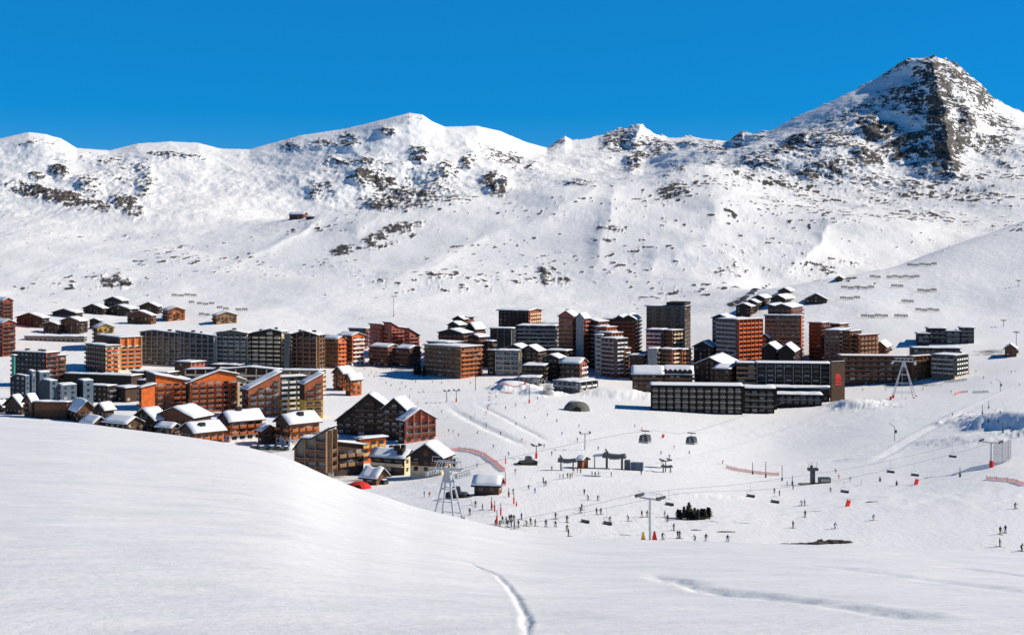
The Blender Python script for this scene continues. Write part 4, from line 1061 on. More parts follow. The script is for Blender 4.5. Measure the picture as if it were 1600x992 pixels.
# ================================================================== lifts
def lattice_pylon(label, base, hgt, spread, feet='pad_red', head=5.0, rz=0.0):
    """four splayed legs with cross ties, carrying a big cross arm with sheave trains"""
    t = thing('lattice_pylon', label, 'lift pylon', base, rz, 'lattice lift pylons')
    top = hgt * .80
    cs = [(-1, -1), (1, -1), (1, 1), (-1, 1)]
    P = lambda sx, sy, f: Vector((sx * (spread * (1 - f) + .55 * f), sy * (spread * .8 * (1 - f) + .45 * f), top * f))
    for sx, sy in cs:
        MB().tube([P(sx, sy, 0) + Vector((0, 0, -1)), P(sx, sy, 1)], .26, 6, r2=.2).build('leg', 'galv', t)
        MB().box(-.55, .55, -.55, .55, -.6, 1.1).build('foot_pad', feet, t, Matrix.Translation(P(sx, sy, 0)))
    for f in (.16, .42, .66):
        mb = MB()
        for i in range(4):
            mb.tube([P(*cs[i], f), P(*cs[(i + 1) % 4], f)], .11, 5)
        mb.build('cross_tie', 'galv', t)
    mb = MB(); mb.box(-.8, .8, -.7, .7, top - 2.6, top + .4); mb.build('mast_head', 'galv', t)
    arm = MB()
    for y in (-.9, .9):
        arm.tube([(-head, y, top + .5), (head, y, top + .5)], .22, 5)
        arm.tube([(-head * .8, y, top + 2.2), (head * .8, y, top + 2.2)], .14, 5)
        for x in (-.8, -.4, 0, .4, .8):
            arm.tube([(x * head, y, top + .5), ((x * .8 + .1) * head, y, top + 2.2)], .1, 4)
    for x in (-head, -head * .5, 0, head * .5, head): arm.tube([(x, -.9, top + .5), (x, .9, top + .5)], .12, 4)
    arm.build('cross_arm', 'galv', t)
    for sx in (-1, 1):
        s_ = MB()
        s_.box(sx * head - .25, sx * head + .25, -3.4, 3.4, top - .5, top + .1)
        for k in range(6):
            s_.tube([(sx * head - .35, -3 + k * 1.2, top - .6), (sx * head + .35, -3 + k * 1.2, top - .6)], .42, 8)
        s_.build('sheave_train', 'steel', t)
        MB().tube([(sx * head * .9, -1.2, top + 2.2), (sx * head * .9, -1.2, top + 3.4), (sx * head * .4, -1.2, top + 3.4)], .09, 4).build('maintenance_frame', 'galv', t)
    MB().tube([(-.9, -.9, .5), (-.6, -.6, top - 2)], .06, 4).build('ladder', 'galv', t)
    return t
gA = ground(1412, 622); hA = -(552 - PY0) / F * gA.y - gA.z
lattice_pylon('tall white four-legged lattice pylon with red feet before the long brown hotel', gA, hA, 6.2, head=6.0, rz=R(-25))
gB = P3(700, 800, 290); gB.z = height(gB.x, gB.y); hB = -(716 - PY0) / F * gB.y - gB.z
lattice_pylon('white four-legged lattice pylon half hidden by the snow shoulder beside the chalet hotel', gB, hB, 3.0, feet='galv', head=3.9, rz=R(-25))

def mast_pylon(label, base, hgt, arm=2.2, pads=True, group='single mast chairlift pylons', rz=0.0, ladder=True, col='galv', sheaves=4, r=.28):
    t = thing('chairlift_pylon', label, 'lift pylon', base, rz, group)
    MB().tube([(0, 0, -.8), (0, 0, hgt * .86)], r, 10, r2=r * .75).build('mast', col, t)
    if pads: MB().tube([(0, 0, 0), (0, 0, 1.9)], r * 2.1, 10).build('pad', 'pad_red', t)
    MB().box(-arm, arm, -.16, .16, hgt * .86, hgt * .86 + .3).build('cross_arm', col, t)
    for sx in (-1, 1):
        s_ = MB().box(sx * arm - .14, sx * arm + .14, -1.5, 1.5, hgt * .86 + .3, hgt * .86 + .55)
        for k in range(sheaves):
            s_.tube([(sx * arm - .2, -1.35 + k * 2.7 / (sheaves - 1), hgt * .86 + .68), (sx * arm + .2, -1.35 + k * 2.7 / (sheaves - 1), hgt * .86 + .68)], .24, 8)
        s_.build('sheave_train', 'darksteel', t)
        MB().tube([(sx * arm * .6, 0, hgt * .86 + .3), (sx * arm * .6, 0, hgt), (sx * (arm + .5), 0, hgt)], .06, 4).build('service_frame', col, t)
    if ladder:
        mb = MB()
        for x in (-.2, .2): mb.tube([(x, -r - .16, 2), (x, -r - .16, hgt * .85)], .03, 4)
        for k in range(int(hgt * 1.4)): mb.box(-.2, .2, -r - .19, -r - .15, 2.2 + k * .55, 2.24 + k * .55)
        mb.build('ladder', col, t)
    return t
def by_px(px, py, top, dmin=205.0):
    g_ = ground(px, py, dmin); return g_, -(top - PY0) / F * g_.y - g_.z
g1, h1 = by_px(1016, 843, 770); m1 = mast_pylon('nearest grey mast pylon with T head, red and yellow mats at its foot', g1, h1, 2.6, pads=False, rz=R(-40), sheaves=6)
MB().prism([(-.55, 0), (.55, 0), (.1, 1.9), (-.2, 1.9)], -.15, .15).build('red_mat', 'pad_red', m1, Matrix.Translation((.95, .2, 0)) @ Matrix.Rotation(R(40), 4, 'Z'))
MB().prism([(-.5, 0), (.45, 0), (.1, 1.6), (-.2, 1.6)], -.15, .15).build('yellow_mat', 'pad_yellow', m1, Matrix.Translation((-1.1, -.9, 0)) @ Matrix.Rotation(R(40), 4, 'Z'))
g2, h2 = by_px(1549, 730, 686); mast_pylon('leaning white mast pylon with red padded foot by the dark net fence', g2, h2, 2.8, rz=R(-40), sheaves=6)
g3, h3 = by_px(914, 703, 674); mast_pylon('small grey T pylon standing above the brown ticket hut', g3, h3, 1.9, pads=False, rz=R(5))
for px, py, top, lb, pad in ((698, 628, 609, 'left one of the pair of small drag lift pylons beside the dark hotel', False), (713, 628, 608, 'right one of the pair of small drag lift pylons, with red foot', True),
                        (827, 630, 588, 'tall thin pole pylon with red foot before the white walled low building', True), (838, 716, 694, 'short dark pylon with red padded foot on the piste between the grooves', True),
                        (743, 610, 548, 'tall dark red floodlight like pylon at the wide brown building', False), (1040, 737, 722, 'small T-shaped drag lift pylon right of the lift station', False),
                        (615, 495, 459, 'distant thin pylon on the slope above the brick castle block', True), (603, 450, 434, 'farthest tiny pylon on the slope above the village', False),
                        (1588, 545, 516, 'dark pylon rising behind the small hut at far right', False), (1591, 448, 438, 'tiny pylon up the lift track near the right edge', False),
                        (1568, 510, 500, 'small pylon half way along the lift track above the far right hut', False)):
    g_, h_ = by_px(px, py, top)
    mast_pylon(lb, g_, max(h_, 4), 1.4, pads=pad, rz=R(20), ladder=False, col='darksteel', sheaves=3, group='thin pylons dotted over the slopes', r=.2)

# gondola cabins hanging from the funitel rope between the two lattice pylons
def cabin_mesh():
    t = thing('gondola_cabin', 'dark gondola cabin with big windows, left one of the two over the piste', 'gondola', (0, 0, 0), 0, 'gondola cabins hanging over the piste')
    prof = [(-1.35, 0), (1.35, 0), (1.55, .9), (1.3, 2.15), (.9, 2.4), (-.9, 2.4), (-1.3, 2.15), (-1.55, .9)]
    MB().prism(prof, -1.2, 1.2).build('body', 'darksteel', t)
    MB().box(-1.62, 1.62, -1.26, 1.26, -.16, .5).build('skirt', 'ltgrey', t)
    for sy in (-1, 1):
        for x0, x1 in ((-1.1, -.35), (.35, 1.1)):
            MB().box(x0, x1, sy * 1.24 - .03, sy * 1.24 + .03, .75, 2.0).build('window', 'glass', t)
        MB().box(-.28, .28, sy * 1.25 - .04, sy * 1.25 + .04, .1, 2.1).build('door', 'ltgrey', t)
    for sx in (-1, 1):
        MB().tube([(sx * 1.4, -1.0, .5), (sx * 1.75, -1.0, 1.0), (sx * 1.75, 1.0, 1.0), (sx * 1.4, 1.0, .5)], .06, 4).build('ski_rack', 'steel', t)
    MB().tube([(0, 0, 2.4), (0, 0, 3.6)], .09, 6).build('hanger', 'steel', t)
    MB().box(-1.5, 1.5, -.18, .18, 3.45, 3.75).build('grip_beam', 'darksteel', t)
    return t
cb = cabin_mesh()
def along(px, A, B):
    u = (px - PX0) / F; t = (u * A.y - A.x) / ((B.x - A.x) - u * (B.y - A.y)); return t, A.lerp(B, t)
tA, c1 = along(1008, gB, gA); tB, c2 = along(1080.5, gB, gA)
c1.z = -(691 - PY0) / F * c1.y; c2.z = -(693 - PY0) / F * c2.y
cb.location = c1; cb.rotation_euler = (0, 0, R(-35))
copy_thing(cb, c2, R(-35), 'dark gondola cabin with big windows, right one of the two over the piste')
def cable(name, label, pts, r=.035):
    o = MB().tube(pts, r, 4, cap=False).build(name, 'cable')
    return tag(o, label, 'cable', 'lift cables')
def bez(pts, n=24):
    out = []
    ys = np.array([p.y for p in pts]); q_ = np.linspace(ys[0], ys[-1], n)
    z = pchip_rows(ys, np.array([p.z for p in pts])[:, None], q_)[:, 0]; x = np.interp(q_, ys, [p.x for p in pts])
    return [Vector(a) for a in zip(x, q_, z)]
topA = gA + Vector((0, 0, hA * .8)); topB = gB + Vector((0, 0, hB * .8))
cable('gondola_cable', 'thin gondola rope between the two lattice pylons, carrying both cabins', bez([topB, c1 + Vector((0, 0, 3.7)), c2 + Vector((0, 0, 3.7)), topA]), .045)

# chairlift line past the single mast pylons
A1 = g1 + Vector((0, 0, h1 * .86 + .9)); B1 = g2 + Vector((0, 0, h2 * .86 + .9))
lineD = (B1 - A1); lat = Vector((lineD.y, -lineD.x, 0)).normalized()
def chair_proto():
    t = thing('lift_chair', 'empty chairlift chair', 'lift chair', (0, 0, 0), 0, 'chairlift chairs on the near line')
    MB().box(-1.1, 1.1, -.25, .3, -.06, .06).build('seat', 'darksteel', t)
    MB().box(-1.1, 1.1, .26, .36, .0, .5).build('backrest', 'darksteel', t)
    MB().tube([(-1.1, .3, 0), (-1.1, .25, .8), (-.6, .1, 1.3), (.6, .1, 1.3), (1.1, .25, .8), (1.1, .3, 0)], .035, 5).build('frame', 'steel', t)
    MB().tube([(0, .1, 1.3), (0, 0, 3.2)], .035, 5).build('hanger', 'steel', t)
    MB().tube([(-1.0, -.5, .45), (1.0, -.5, .45)], .03, 5).build('safety_bar', 'steel', t)
    return t
ch0 = chair_proto()
chairs = [(913, 816, -1, 'lowest empty lift chair at the left end of the near chairlift line'), (948, 819, 1, 'lift chair left of the nearest mast pylon, right of the lowest chair'),
          (1045, 789, -1, 'lift chair just right of the nearest mast pylon head'), (1172, 776, -1, 'lift chair over open piste left of the central lift station'),
          (1210, 785, 1, 'lower lift chair over the piste below the central lift station'), (1319, 769, 1, 'lift chair right of the central lift station'),
          (1391, 738, -1, 'lift chair before the hollow, left of two'), (1429, 743, 1, 'lift chair before the hollow, right of two'), (1488, 714, -1, 'highest lift chair at the rim of the shaded hollow')]
yaw = math.atan2(lineD.y, lineD.x) - math.pi / 2
ropes = {-1: [], 1: []}
for i, (px, py, side, lb) in enumerate(chairs):
    off = lat * (2.6 * side)
    t_, p = along(px, A1 + off, B1 + off)
    p.z = -(py - PY0) / F * p.y
    if i == 0: ch0.location = p; ch0.rotation_euler = (0, 0, yaw); ch0['label'] = lb
    else: copy_thing(ch0, p, yaw, lb)
    ropes[side].append(p + Vector((0, 0, 3.2)))
for side in (-1, 1):
    off = lat * (2.6 * side)
    r_ = ropes[side] + [A1 + off, B1 + off]
    r_.sort(key=lambda v: v.y)
    e0 = r_[0] - (lineD * (40 / lineD.length)); e0.z = r_[0].z + .4
    cable('chairlift_cable', ('left hand' if side < 0 else 'right hand') + ' rope of the near chairlift line', bez([e0] + r_, 60), .03)

# lift stations
def station(label, px, py, sc=1.0, rz=0.0, kind=0):
    g_ = ground(px, py)
    t = thing('lift_station', label, 'lift station', g_, rz)
    k = sc
    if kind == 0:       # bullwheel canopy on legs
        for x in (-2.2, 2.2):
            for y in (-.9, .9):
                MB().tube([(x * k, y * k, -.5), (x * k, y * k, 3.2 * k)], .22 * k, 6).build('leg', 'darksteel', t)
        MB().prism([(-3.4*k, 3.2*k), (3.4*k, 3.2*k), (3.0*k, 4.3*k), (1.2*k, 4.0*k), (-1.0*k, 4.1*k), (-3.0*k, 4.6*k)], -1.5*k, 1.5*k).build('canopy', 'darksteel', t)
        MB().tube([(0, 0, 2.8*k), (0, 0, 3.1*k)], 1.6 * k, 14).build('bullwheel', 'steel', t)
        MB().tube([(-1.6*k, 0, 4.2*k), (-2.6*k, 0, 5.6*k)], .3 * k, 6).build('drive_housing', 'darksteel', t)
    else:
        MB().tube([(0, 0, -.5), (0, 0, 6.4*k)], .5 * k, 8).build('column', 'darksteel', t)
        MB().tube([(.9*k, 0, -.5), (.9*k, 0, 5*k)], .4 * k, 8).build('column', 'darksteel', t)
        MB().box(-1.3*k, 2.2*k, -.8*k, .8*k, 4.6*k, 5.5*k).build('machine_deck', 'darksteel', t)
        for a_ in (-1, 0, 1.6):
            MB().tube([(a_*k, 0, 5.5*k), (a_*k*1.3, 0, 7.6*k)], .09 * k, 4).build('antenna', 'steel', t)
        MB().box(2.6*k, 6.4*k, -1.2*k, 1.2*k, -.4, 2.2*k).build('cabin', 'darksteel', t)
        MB().box(2.9*k, 6.0*k, -1.25*k, -1.15*k, 1.0*k, 1.8*k).build('window', 'ltgrey', t)
        MB().box(-4*k, 7.5*k, -2*k, 2*k, -.6, .12).build('platform', 'warmgrey', t)
    return t
station('dark drag lift drive on four legs left of the brown ticket hut', 886, 735, .9, 0, 0)
station('dark lift machinery with columns and antennas, centre right of the piste', 1268, 756, .9, R(5), 1)
station('small covered drag lift return wheel at the right, under the two cabins', 1042, 738, .55, R(8), 0)
st = station('large grey chairlift station with ramp and blue queue shelter in the piste centre', 960, 732, 1.15, R(-12), 0)
MB().prism([(-7, 3.9), (-3.2, 4.2), (-3.2, 4.7), (-7, 4.3)], -1.6, 1.6).build('catwalk', 'steel', st)
MB().tube([(-6.6, 0, -.5), (-6.6, 0, 4)], .2, 6).build('leg', 'steel', st)
MB().box(5.5, 9.5, -1.2, 1.2, -.3, 2.3).build('queue_shelter', 'steelblue', st)
MB().box(3.4, 5.2, -1, 1, -.3, 3.0).build('control_cabin', 'grey', st)
chalet('small brown timber ticket hut between the lift stations', 902, 910, 919, 723, base=732, a=35, gable='y', cf='brown', cr='orangewood', rise=.9, over=.6)
chalet('snow-roofed brown hut by the ski lesson area, with dark open front', 741, 779, 784, 768, base=773, a=10, gable='y', cf='dkbrown', cr='brown', rise=1.5, over=.8, snow=.7)
# small dark snow groomer
def groomer(px, py, rz, label):
    g_ = ground(px, py); t = thing('snow_groomer', label, 'vehicle', g_, rz)
    for s_ in (-1, 1): MB().prism([(-2.2, .0), (1.9, 0), (2.3, .5), (1.9, .85), (-2.1, .85), (-2.6, .5)], s_ * 1.5 - .45, s_ * 1.5 + .45).build('track', 'black', t)
    MB().prism([(-2.2, .86), (2.2, .86), (2.2, 1.5), (-2.2, 1.5)], -1.1, 1.1).build('chassis', 'darksteel', t)
    MB().prism([(-.2, 1.51), (2.0, 1.51), (1.6, 2.9), (.1, 2.9)], -1.0, 1.0).build('cab', 'glass', t)
    MB().prism([(2.9, .0), (3.2, 0), (3.4, 1.3), (3.2, 1.3)], -2.3, 2.3).build('blade', 'darksteel', t)
    MB().box(-3.8, -2.7, -2, 2, 0, .5).build('tiller', 'darksteel', t)
groomer(717, 777, R(160), 'dark snow groomer parked right of the half hidden lattice pylon')
groomer(822, 726, R(20), 'small dark groomer at the foot of the grooved piste')
# red tent
g_ = ground(561, 763)
t_ = thing('tent', 'low red domed tent beside the hut under the blue attic hotel', 'tent', g_)
mb = MB(); n = 14
for j in range(5):
    a_ = j / 4 * math.pi / 2
    for i in range(n): mb.v.append((4 * math.cos(2*math.pi*i/n) * math.cos(a_), 3 * math.sin(2*math.pi*i/n) * math.cos(a_), 2.4 * math.sin(a_) - .1))
for j in range(4):
    for i in range(n): mb.f.append((j*n+i, j*n+(i+1) % n, (j+1)*n+(i+1) % n, (j+1)*n+i)); mb.m.append(0)
mb.build('canopy', 'redbright', t_)
MB().prism([(-1, -.1), (1, -.1), (1, 1.2), (0, 1.7), (-1, 1.2)], -3.2, -2.2).build('entrance', 'black', t_)
# parked cars
def car_proto(label, color):
    t = thing('parked_car', label, 'car', (0, 0, 0), 0, 'snowy cars parked under the timber chalets')
    MB().prism([(-2.1, .35), (2.1, .35), (2.15, .8), (1.3, .95), (-1.9, 1.0), (-2.15, .8)], -.85, .85).build('body', color, t)
    cab_ = MB().prism([(-1.7, 1.0), (1.1, .96), (.5, 1.5), (-1.3, 1.5)], -.75, .75).build('cabin', 'glass', t)
    link('snow_cover', MB().box(-1.35, .55, -.76, .76, 1.503, 1.66).mesh('snow_cover', 'roof_snow'), t)
    for x in (-1.35, 1.35):
        for y in (-.85, .85): MB().tube([(x, y - .1, .35), (x, y + .1, .35)], .34, 10).build('wheel', 'black', t)
    return t
c0 = None
for i, (px, py, lb) in enumerate([(399, 699, 'dark parked car, leftmost of the row above the shoulder'), (410, 700, 'second parked car from the left above the shoulder'), (425, 704, 'parked car just under the small snowed-in hut'),
                     (436, 701, 'parked car before the chalet with white base'), (447, 706, 'rightmost parked car above the snow shoulder'), (598, 756, 'dark car beside the dark roofed hut by the red tent')]):
    if i == 0: c0 = car_proto(lb, 'darksteel')
    g_ = ground(px, py) if py > 740 else P3(px, py, 500)
    g_.z = height(g_.x, g_.y)
    if i == 0: c0.location = g_; c0.rotation_euler = (0, 0, .3)
    else: copy_thing(c0, g_, .3 + .4 * i, lb)
# snow gun poles
for i, (px, py, top, lb) in enumerate([(1398, 689, 661, 'dark snow gun pole with angled top beside the diagonal piste track'), (1563, 612, 592, 'thin snow gun pole near the upper right piste')]):
    g_, h_ = by_px(px, py, top)
    t_ = thing('snow_gun', lb, 'snow gun', g_, 0, 'snow gun poles')
    MB().tube([(0, 0, -.5), (0, 0, h_ * .8)], .14, 6).build('pole', 'darksteel', t_)
    MB().tube([(0, 0, h_ * .78), (-h_ * .3, 0, h_)], .1, 6).build('lance', 'darksteel', t_)
    MB().box(.1, .8, -.3, .3, h_ * .45, h_ * .62).build('control_box', 'darksteel', t_)
# tall marker poles
for px, py, top, lb in [(1176, 741, 722, 'leftmost tall dark marker pole standing in the red net'), (1196.5, 746, 721, 'middle tall marker pole standing in the red net'), (1222, 751, 726, 'right marker pole at the end of the red net'),
                   (1238, 757, 743, 'short marker pole left of the lift machinery'), (1375, 752, 744, 'left short pole on the lower piste edge'), (1401, 758, 750, 'right short pole on the lower piste edge'),
                   (1500, 745, 731, 'dark pole at the foot of the shaded hollow'), (1535, 647, 632, 'left pole at the rim above the hollow'), (1545, 638, 626, 'second pole at the rim above the hollow'), (1544, 660, 646, 'third pole on the hollow rim'), (1567, 676, 660, 'fourth pole on the hollow rim')]:
    g_, h_ = by_px(px, py, top)
    t_ = thing('marker_pole', lb, 'pole', g_, 0, 'dark marker poles by the pistes')
    MB().tube([(0, 0, -.4), (0, 0, h_)], .15, 6, r2=.11).build('pole', 'darksteel', t_)
    MB().box(-.24, .24, -.2, .2, 0, 1.0).build('padding', 'darksteel', t_)

# ================================================================== nets and fences
def net(label, pts, h=1.3, m='orange_net', post='darksteel', name='safety_net', dmin=205., group='nets along the pistes', step=4.0, thick=.04):
    P = [ground(px, py, dmin) for px, py in pts]
    Q = [P[0]]
    for a_, b_ in zip(P[:-1], P[1:]):
        n_ = max(1, int((b_ - a_).length / 2.5))
        for k in range(1, n_ + 1):
            p = a_.lerp(b_, k / n_); p.z = height(p.x, p.y); Q.append(p)
    t = thing(name, label, 'net' if name == 'safety_net' else 'fence', Q[0], 0, group)
    mb = MB()
    for a_, b_ in zip(Q[:-1], Q[1:]):
        a2, b2 = a_ - Q[0], b_ - Q[0]
        d_ = (b2 - a2); nn = Vector((-d_.y, d_.x, 0)).normalized() * thick
        nb_ = max(3, int(h / .45))
        for s0, s1 in [(i_ / nb_, (i_ + .5) / nb_) for i_ in range(nb_)]:
            v = [p + nn * k + Vector((0, 0, h * f)) for k in (-1, 1) for p in (a2, b2) for f in (s0 * .9 + .1, s1 * .9 + .1)]
            n0 = len(mb.v); mb.v += [tuple(p) for p in v]
            for f in ((0, 1, 3, 2), (4, 6, 7, 5), (1, 5, 7, 3), (0, 2, 6, 4)): mb.f.append(tuple(n0 + i for i in f)); mb.m.append(0)
    mb.build('netting', m, t)
    acc = 0; last = None
    pm = MB().tube([(0, 0, -.2), (0, 0, h + .25)], .05, 5).mesh('post', post)
    for q_ in Q:
        if last is None or (q_ - last).length >= step:
            link('post', pm, t, Matrix.Translation(q_ - Q[0])); last = q_
    return t
net('curved orange net sweeping round the piste above the chalet hotel', [(700, 706), (718, 703), (740, 706), (757, 712), (775, 725), (789, 737)])
net('short orange net sloping down behind the snow-roofed lesson hut', [(762, 750), (776, 756), (790, 759)], 1.6)
net('orange net strip left of the dark lift machinery', [(1135, 731), (1155, 736), (1175, 739), (1200, 742), (1217, 743)], 1.1)
net('orange net cut by the right edge', [(1541, 749), (1565, 751), (1583, 753), (1602, 759)], 1.0)
net('short orange net right of the tall lattice pylon', [(1492, 617), (1500, 614), (1512, 613)], 1.2)
net('tiny orange net below the brown piste-side building', [(778, 601), (795, 603), (812, 604)], 1.0)
net('orange net by the round windowed low building', [(783, 613), (800, 615)], 1.0)
net('dark fence line left of the upper right pistes', [(1476, 597), (1495, 596), (1511, 594)], 1.4, m='net', group='dark net fences')
net('long dark net fence beside the far right lifts', [(1520, 614), (1545, 613)], 1.2, m='net', group='dark net fences')
net('tall dark net fence along the right rim of the shaded hollow', [(1553, 729), (1566, 725), (1580, 719)], 6.5, m='net', group='dark net fences')
for px, py, top, lb in [(768, 795, 776, 'red gate pole group left of the queue'), (776.5, 819, 796, 'brightest red padded pole at the left end of the queue'), (782.5, 806, 785, 'thin red pole right of the brightest padded one'),
                   (773, 800, 782, 'thin red pole left of the brightest padded one'), (789.5, 757, 737, 'red pole at the end of the curved net'), (790, 725, 712, 'red flag pole where the curved net ends'),
                   (795, 776, 762, 'upper red pole right of the lesson hut'), (803, 788, 770, 'middle red pole right of the lesson hut'), (807, 791, 783, 'lower red pole right of the lesson hut')]:
    g_, h_ = by_px(px, py, top)
    t_ = thing('padded_pole', lb, 'pole', g_, 0, 'red padded poles at the lesson area')
    MB().tube([(0, 0, -.3), (0, 0, h_)], .09, 6).build('pole', 'darksteel', t_)
    MB().tube([(0, 0, .2), (0, 0, min(h_ * .6, 1.9))], .2, 7).build('padding', 'pad_red', t_)
for px, py, lb in [(1036, 684, 'red warning mat standing between the two gondola cabins'), (1325, 791, 'leaning red mat on the open piste right of the lift machinery'), (1432, 757, 'red mat on the lower piste edge before the hollow'), (820, 601, 'small red mat below the grey white block')]:
    g_ = ground(px, py)
    t_ = thing('crash_mat', lb, 'mat', g_, R(20), 'single red crash mats')
    MB().prism([(-.75, 0), (.3, 0), (.75, 1.5), (-.2, 1.6)], -.2, .2).build('mat', 'pad_red', t_)
    MB().box(-.05, .05, .21, .3, 0, 1.8).build('post', 'darksteel', t_)

# avalanche snow racks on the slopes
def rack_proto():
    me = MB()
    for k in range(5): me.box(-4.5, 4.5, -.06 + k * .12, .02 + k * .12, 1.15 + k * .42, 1.42 + k * .42)
    for x in (-3.6, 0, 3.6):
        me.tube([(x, .1, -.4), (x, .55, 3.2)], .1, 5); me.tube([(x, 2.2, -.4), (x, .5, 2.3)], .08, 5)
    return me.mesh('rack_panel', 'black')
RACK = rack_proto()
def racks(label, x0, x1, py0, py1, n, gaps=()):
    t = None
    for k in range(n):
        if k in gaps: continue
        f = (k + .5) / n
        g_ = ground(x0 + (x1 - x0) * f, py0 + (py1 - py0) * f + (.8 if k % 2 else -.3), 860.)
        if t is None: t = thing('snow_rack', label, 'avalanche fence', g_, 0, 'dark avalanche fences on the slopes')
        wpan = ((x1 - x0) / n) / F * g_.y / 9.6
        link('rack_panel', RACK, t, Matrix.Translation(g_ - t.location) @ Matrix.Rotation(R(-4), 4, 'Z') @ Matrix.Diagonal((wpan, 1, .9, 1)))
racks('uppermost avalanche fence run on the right slope, near its crest', 1417, 1464, 417, 415, 5)
racks('longest avalanche fence run, second from the top on the right slope', 1359, 1437, 435, 435, 9, (2,))
racks('avalanche fence run left of the short one in the third row', 1314, 1366, 452, 452, 5)
racks('very short avalanche fence run in the third row', 1392, 1412, 450, 449, 2)
racks('avalanche fence run at right end of the third row', 1433, 1464, 457, 456, 3)
racks('avalanche fence run at left of the fourth row', 1312, 1344, 469, 468, 3)
racks('short avalanche fence run at centre of the fourth row', 1408, 1428, 474, 473, 2)
racks('avalanche fence run at right of the fifth row', 1430, 1468, 487, 487, 4)
racks('avalanche fence run at left of the lowest row', 1345, 1388, 497, 496, 4)
racks('short avalanche fence run at right of the lowest row', 1397, 1419, 497, 496, 2)
racks('uppermost avalanche fence run behind the left chalets', 268, 307, 464, 463, 4)
racks('short avalanche fence run under the uppermost one at left', 294, 304, 475, 475, 1)
racks('middle avalanche fence run behind the left chalets', 307, 335, 477, 477, 3)
racks('long avalanche fence run above the lone yellow brown chalet', 338, 387, 483, 487, 5, (2,))
racks('lowest avalanche fence run left of the lone yellow brown chalet', 310, 328, 494, 494, 2)

# ================================================================== rocks and trees
def rock_mesh(seed, r):
    rnd = random.Random(seed); mb = MB(); n, m = 12, 6
    import mathutils
    for j in range(m + 1):
        a_ = j / m * math.pi * .6
        for i in range(n):
            b_ = 2 * math.pi * i / n
            v = Vector((math.sin(a_) * math.cos(b_), math.sin(a_) * math.sin(b_), math.cos(a_)))
            k = 1 + .55 * mathutils.noise.noise(v * 1.7 + Vector((seed * 3.1, 0, 0))) + .2 * mathutils.noise.noise(v * 5 + Vector((seed, 9, 0)))
            mb.v.append((v.x * k * r[0], v.y * k * r[1], (v.z - .35) * k * r[2]))
    for j in range(m):
        for i in range(n): mb.f.append((j*n+i, (j+1)*n+i, (j+1)*n+(i+1) % n, j*n+(i+1) % n)); mb.m.append(0)
    return mb
mat('rock', (.06, .053, .048), 0.95, 0.5, 1.6, bump=.6)
g_ = ground(1295, 849)
t_ = thing('rock_outcrop', 'long low dark rock outcrop breaking through the snow just beyond the near crest', 'rock', g_)
for k, (dx, dy, r) in enumerate([(-2.2, 0, (2.4, .9, .7)), (.8, .2, (2.6, 1.0, .9)), (3.2, -.1, (1.9, .9, .8)), (-5.5, .2, (2.6, .6, .35)), (-8.3, .3, (2.2, .5, .25)), (-1.5, .6, (1.0, .7, 1.1))]):
    o = rock_mesh(k + 1, r).build('boulder', 'rock', t_, Matrix.Translation((dx, dy, height(g_.x + dx, g_.y + dy) - g_.z + .1)))
for px, py, w_, lb in [(1134, 831, 2.2, 'thin dark rock sliver on the snow left of the long outcrop'), (1088, 828, 1.4, 'faint flat rock right of the two walking people'), (1364, 784, 1.8, 'flat dark rock sliver on the right piste')]:
    g_ = ground(px, py)
    o = rock_mesh(int(px), (w_, .6, .25)).build('rock', 'rock'); o.location = g_
    tag(o, lb, 'rock', 'small rocks breaking the snow')

def leafy_mesh(seed, h, r):
    rnd = random.Random(seed); mb = MB()
    n = int(190 + 60 * h)
    for k in range(n):
        f = rnd.random() ** .8; z = h * (.10 + .9 * f)
        rr = r * (1 - f) ** (.55 + .2 * (seed % 3)) * (.35 + .65 * rnd.random()) * (.8 + .35 * math.sin(f * 26 + seed))
        a_ = rnd.uniform(0, 2 * math.pi)
        c_ = Vector((rr * math.cos(a_), rr * math.sin(a_), z - rr * .18))
        s_ = rnd.uniform(.09, .20) * (1 + h * .04)
        d1 = Vector((math.cos(a_), math.sin(a_), -.35 + rnd.uniform(-.3, .3))).normalized() * s_ * 1.8
        d2 = Vector((-math.sin(a_), math.cos(a_), rnd.uniform(-.5, .5))).normalized() * s_
        mb.quad(c_ - d1 - d2, c_ + d1 - d2 * .3, c_ + d1 + d2 * .3, c_ - d1 + d2)
    return mb.mesh('crown', 'needles')
CR = [leafy_mesh(i, 4.2, 1.05) for i in range(4)]
TRK = MB().tube([(0, 0, -.4), (0, 0, 3.6)], .14, 6, r2=.04).mesh('trunk', 'bark')
def conifer(px, py, sc, lb, group, k, D=None):
    g_ = ground(px, py) if D is None else P3(px, py, D)
    g_.z = height(g_.x, g_.y)
    t = thing('conifer', lb, 'tree', g_, k * 1.3, group); t.scale = (sc * random.uniform(.95, 1.35),) * 2 + (sc * random.uniform(.5, .88),); t.rotation_euler = (random.uniform(-.12, .12), random.uniform(-.12, .12), k * 1.3)
    link('trunk', TRK, t); link('crown', CR[k % 4], t)
ordn = ['first', 'second', 'third', 'fourth', 'fifth', 'sixth', 'seventh', 'eighth', 'ninth', 'tenth', 'eleventh', 'twelfth', 'thirteenth', 'fourteenth', 'fifteenth', 'sixteenth', 'seventeenth', 'eighteenth', 'nineteenth', 'twentieth']
pos = [(1060.5, 809, .85), (1064, 811, .8), (1068, 809, .95), (1073, 811, .85), (1077, 808, .95), (1081, 811, .9), (1086, 809, 1.0), (1090, 812, .8), (1095, 809, 1.0), (1100, 811, .85), (1105, 809, .95), (1109, 810, .8)]
for k, (px, py, sc) in enumerate(pos):
    conifer(px, py, sc, f'{ordn[k]} small dark conifer from the left in the clump right of the nearest mast pylon', 'clump of small conifers on the snow', k)
